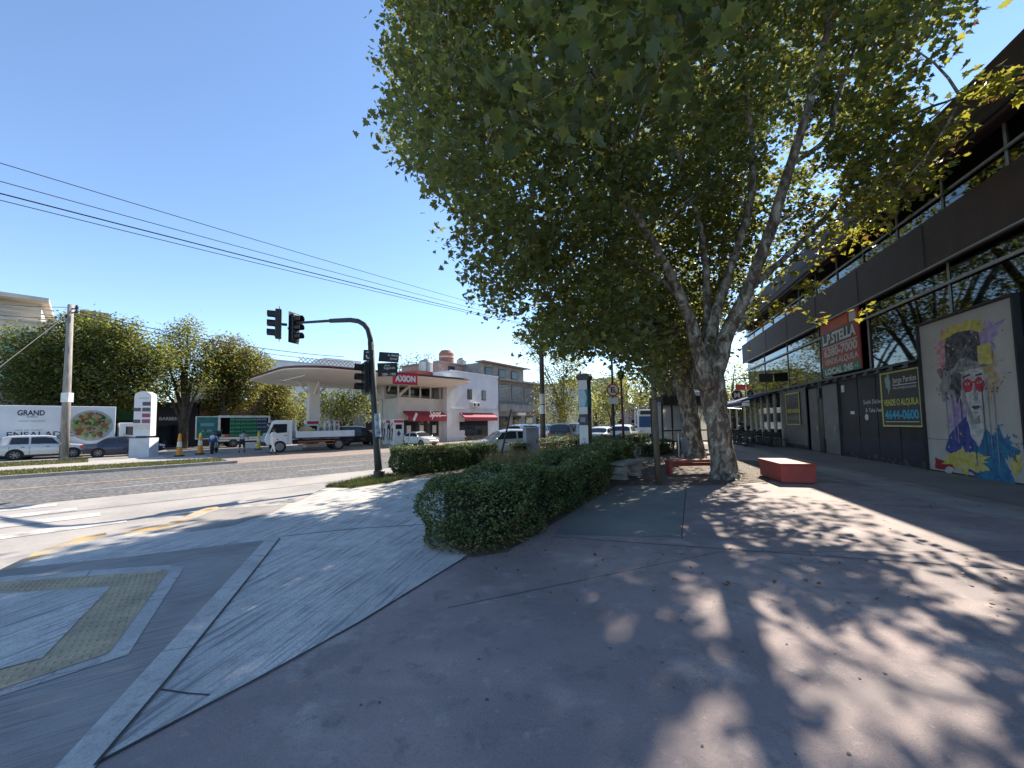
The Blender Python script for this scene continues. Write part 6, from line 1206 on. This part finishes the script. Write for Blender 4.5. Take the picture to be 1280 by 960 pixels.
# dry ornamental grass, verge grass, fallen leaves
def blades(name, pts, hgt, wid, mats, mi, lean=.35):
    n = len(pts); a = RNG.uniform(0, 6.283, n); L_ = RNG.normal(0, lean, (n, 2)); h = hgt*RNG.uniform(.5, 1.2, n); dx, dy = np.cos(a)*wid, np.sin(a)*wid
    v0 = pts+np.stack([dx, dy, 0*a], 1); v1 = pts-np.stack([dx, dy, 0*a], 1); v2 = pts+np.stack([L_[:, 0]*h, L_[:, 1]*h, h], 1); vs = np.stack([v0, v1, v2], 1).reshape(-1, 3)
    return npmesh(name, vs, np.arange(3*n), np.arange(n)*3, mats, mi)
G_dry = leafmat('dry_grass', (.20, .15, .08), (.30, .24, .13), (.2, .15, .06), .25); G_grn = leafmat('green_grass', (.06, .09, .02), (.12, .15, .04), (.12, .18, .03), .25)
pt = []
for _ in range(150):
    c = G(random.uniform(612, 722), random.uniform(577, 592)); 
    for _ in range(60): pt.append((c.x+random.gauss(0, .10), c.y+random.gauss(0, .10), 0))
pt = np.array(pt); tag(blades('dry_grass', pt, .62, .008, [G_dry, G_grn], RNG.choice([0, 1], len(pt), p=[.75, .25]), .4), 'tufts of dry grass between the hedges', 'grass', kind='stuff')
pt = np.array([RP(random.uniform(s_at(-120, 26), s_end-.4), random.uniform(24.7, 27.5), ZR+.1) for _ in range(16000)]+[RP(random.uniform(s_at(-120, 33), s_at(112, 33)), random.uniform(31.3, 34.9), ZR+.08) for _ in range(9000)]); tag(blades('verge_grass', pt, .10, .02, [G_dry, G_grn], RNG.choice([0, 1], len(pt), p=[.4, .6])), 'short grass of the far verge', 'grass', kind='stuff')
pt = []
while len(pt) < 5000:
    x, y = random.uniform(400, 522), random.uniform(592, 612)
    if inside((x, y), [(405, 609), (474, 594), (520, 594), (490, 603), (440, 610)]): g = G(x, y); pt.append((g.x, g.y, .01))
pt = np.array(pt); tag(blades('kerb_grass', pt, .12, .008, [G_dry, G_grn], RNG.choice([0, 1], len(pt), p=[.25, .75])), 'grass at the foot of the signal mast', 'grass', kind='stuff')
pt = []
for _ in range(900):
    x, y = random.choice(((random.uniform(760, 960), random.uniform(576, 606)), (random.uniform(600, 1270), random.uniform(605, 760)), (random.uniform(575, 660), random.uniform(640, 700)), (random.uniform(760, 960), random.uniform(576, 606)))); g = G(x, y); pt.append((g.x, g.y, .028))
for _ in range(90): p = RP(random.uniform(s_at(-40, 26), s_end), random.uniform(24.8, 31), ZR+.17); pt.append(tuple(p))
pt = np.array(pt); lv = leaves('fallen_leaves', pt, RNG.uniform(.012, .05, len(pt)), [L_brn, L_yel], RNG.choice([0, 1], len(pt), p=[.8, .2]), None, droop=0, up=.97, fold=.2); tag(lv, 'scattered fallen leaves on the pavement', 'leaves', kind='stuff')
for x, y, s_, lab in ((631, 668, .07, 'crumpled white paper scrap at the foot of the front hedge, upper one'), (637, 662, .05, 'small white paper scrap tucked under the front hedge'), (560, 684, .06, 'pale stone lying at the tip of the front hedge bed')):
    g = G(x, y); b = MB(); b.ball((0, 0, s_*.6), (s_, s_*.7, s_*.6), 7, 5); b.v = [(p[0]*random.uniform(.8, 1.2), p[1]*random.uniform(.8, 1.2), max(0.011, p[2]*random.uniform(.7, 1.2))) for p in b.v]; tag(b.build('paper_scrap' if 'paper' in lab else 'stone', M_wht if 'paper' in lab else M_stone, loc=(g.x, g.y, 0)), lab, 'litter' if 'paper' in lab else 'stone')
# ---------------------------------------------------------------- people
def person(label, pos, rz, J, shirt, legs_m, skin_m, hair_m, shoe_m, waist, sleeve, hem, neckz):
    """one continuous skinned body; J: joint -> (x, y, z, radius, parent)"""
    root = thing('person', label, 'person', pos, rz); names = list(J); me = bpy.data.meshes.new('b'); me.from_pydata([J[k][:3] for k in names], [(names.index(J[k][4]), names.index(k)) for k in names if J[k][4]], [])
    ob = bpy.data.objects.new('b', me); COL.objects.link(ob); sk = ob.modifiers.new('s', 'SKIN'); ss = ob.modifiers.new('u', 'SUBSURF'); ss.levels = 2; ss.render_levels = 2
    for i, k in enumerate(names): r = J[k][3]; me.skin_vertices[0].data[i].radius = (r, r) if not hasattr(r, '__len__') else r
    me.skin_vertices[0].data[names.index('pelvis')].use_root = True; bpy.context.view_layer.update()
    m2 = bpy.data.meshes.new_from_object(ob.evaluated_get(bpy.context.evaluated_depsgraph_get())); bpy.data.objects.remove(ob)
    m2.materials.clear()
    for m in (skin_m, shirt, legs_m, shoe_m): m2.materials.append(m)
    jn = [(Vector(J[k][:3]), k) for k in names]
    for p in m2.polygons:
        c = p.center; k = min(jn, key=lambda q: (q[0]-c).length)[1]; p.use_smooth = True
        p.material_index = 3 if k.startswith(('toe', 'ankle', 'heel')) else 2 if k.startswith(legs_cover) else 1 if k.startswith(shirt_cover) else 0
    o = bpy.data.objects.new('body', m2); COL.objects.link(o); o.parent = root
    h = Vector(J['head'][:3]); b = MB(); b.ball(h+Vector((0, -.012, .035)), (.095, .108, .105), 14, 10); b.v = [p for p in b.v]; hh = b.build('hair', hair_m, root, smooth=True); f = MB()
    for s_ in (-1, 1): f.ball(h+Vector((s_*.033, .094, .0)), (.014, .01, .009), 8, 6)
    f.build('eyes', M_black, root); n = MB(); n.ball(h+Vector((0, .108, -.025)), (.014, .02, .022), 8, 6); n.build('nose', skin_m, root)
    for s_ in (-1, 1): MB().ball(h+Vector((s_*.088, 0, -.015)), (.014, .025, .034), 8, 6).build('ear', skin_m, root)
    return root
def joints(lean=0, stride=.0, armL=(0, 0), armR=(0, 0), crouch=0):
    J = {}; z0 = .93-crouch; f = math.sin(lean); u = math.cos(lean)
    J['pelvis'] = (0, 0, z0, .135, None); J['belly'] = (0, f*.16, z0+u*.16, .125, 'pelvis'); J['chest'] = (0, f*.36, z0+u*.36, (.165, .13), 'belly'); J['collar'] = (0, f*.50, z0+u*.50, .10, 'chest'); J['neck'] = (0, f*.57, z0+u*.56, .055, 'collar'); J['head'] = (0, f*.70+.02, z0+u*.69, (.085, .10), 'neck'); J['crown_'] = (0, f*.78+.02, z0+u*.78, .07, 'head')
    sh = Vector((0, f*.47, z0+u*.47))
    for s_, n, ar in ((-1, 'L', armL), (1, 'R', armR)):
        J['shoulder'+n] = (s_*.19, sh.y, sh.z, .065, 'collar'); e = (s_*.23, sh.y+math.sin(ar[0])*.29, sh.z-math.cos(ar[0])*.29); J['elbow'+n] = (*e, .045, 'shoulder'+n)
        a = ar[0]+ar[1]; w = (s_*.22, e[1]+math.sin(a)*.25, e[2]-math.cos(a)*.25); J['wrist'+n] = (*w, .03, 'elbow'+n); J['hand'+n] = (s_*.215, w[1]+math.sin(a)*.10, w[2]-math.cos(a)*.10, (.018, .038), 'wrist'+n)
        for q in range(4): J['finger%s%s' % (n, 'abcd'[q])] = (s_*.21, w[1]+math.sin(a+.3)*(.16+.02*(q in (1, 2)))+(q-1.5)*.020*math.cos(a), w[2]-math.cos(a+.3)*(.16+.02*(q in (1, 2)))+(q-1.5)*.020*math.sin(a), .008, 'hand'+n)
        J['thumb'+n] = (s_*.19, w[1]+math.sin(a)*.09+.05*math.cos(a), w[2]-math.cos(a)*.09+.05*math.sin(a), .010, 'wrist'+n)
        st = stride*s_; J['hip'+n] = (s_*.10, 0, z0-.06, .105, 'pelvis'); J['knee'+n] = (s_*.11, st*.5+crouch*.6+.03, .50-crouch*.25, .065, 'hip'+n); J['calf'+n] = (s_*.11, st*.75+crouch*.2, .32-crouch*.1, .058, 'knee'+n); J['ankle'+n] = (s_*.11, st, .09, .042, 'calf'+n); J['toe'+n] = (s_*.12, st+.17, .045, .04, 'ankle'+n)
    return J
M_sk = mat('skin', (.42, .26, .18), .6); M_sk2 = mat('skin_tan', (.30, .18, .12), .6); M_hair = mat('hair_dark', (.02, .016, .013), .7); M_clw = mat('cloth_white', (.70, .69, .67), .85, (.62, .61, .6), 8); M_clg = mat('cloth_grey', (.38, .37, .38), .85, (.30, .29, .3), 8); M_clk = mat('cloth_black', (.02, .02, .022), .85); M_shoe = mat('shoe', (.05, .045, .04), .7)
shirt_cover = ('belly', 'chest', 'collar', 'shoulder', 'elbow', 'wrist'); legs_cover = ('pelvis', 'hip', 'knee', 'calf')
person('person in white shirt and trousers walking past the flatbed cab', G(341, 568.6, ZR), math.radians(-100), joints(.06, .27, (-.35, .5), (.5, .6)), M_clw, M_clw, M_sk2, M_hair, M_shoe, 0, 0, 0, 0)
shirt_cover = ('belly', 'chest', 'collar', 'shoulder'); legs_cover = ('pelvis', 'hip', 'knee')
person('person in grey shirt and black shorts bending beside the delivery truck', G(302, 566.5, ZR), math.radians(20), joints(.6, .2, (.9, .3), (1.0, .2), .05), M_clg, M_clk, M_sk, M_hair, M_shoe, 0, 0, 0, 0)
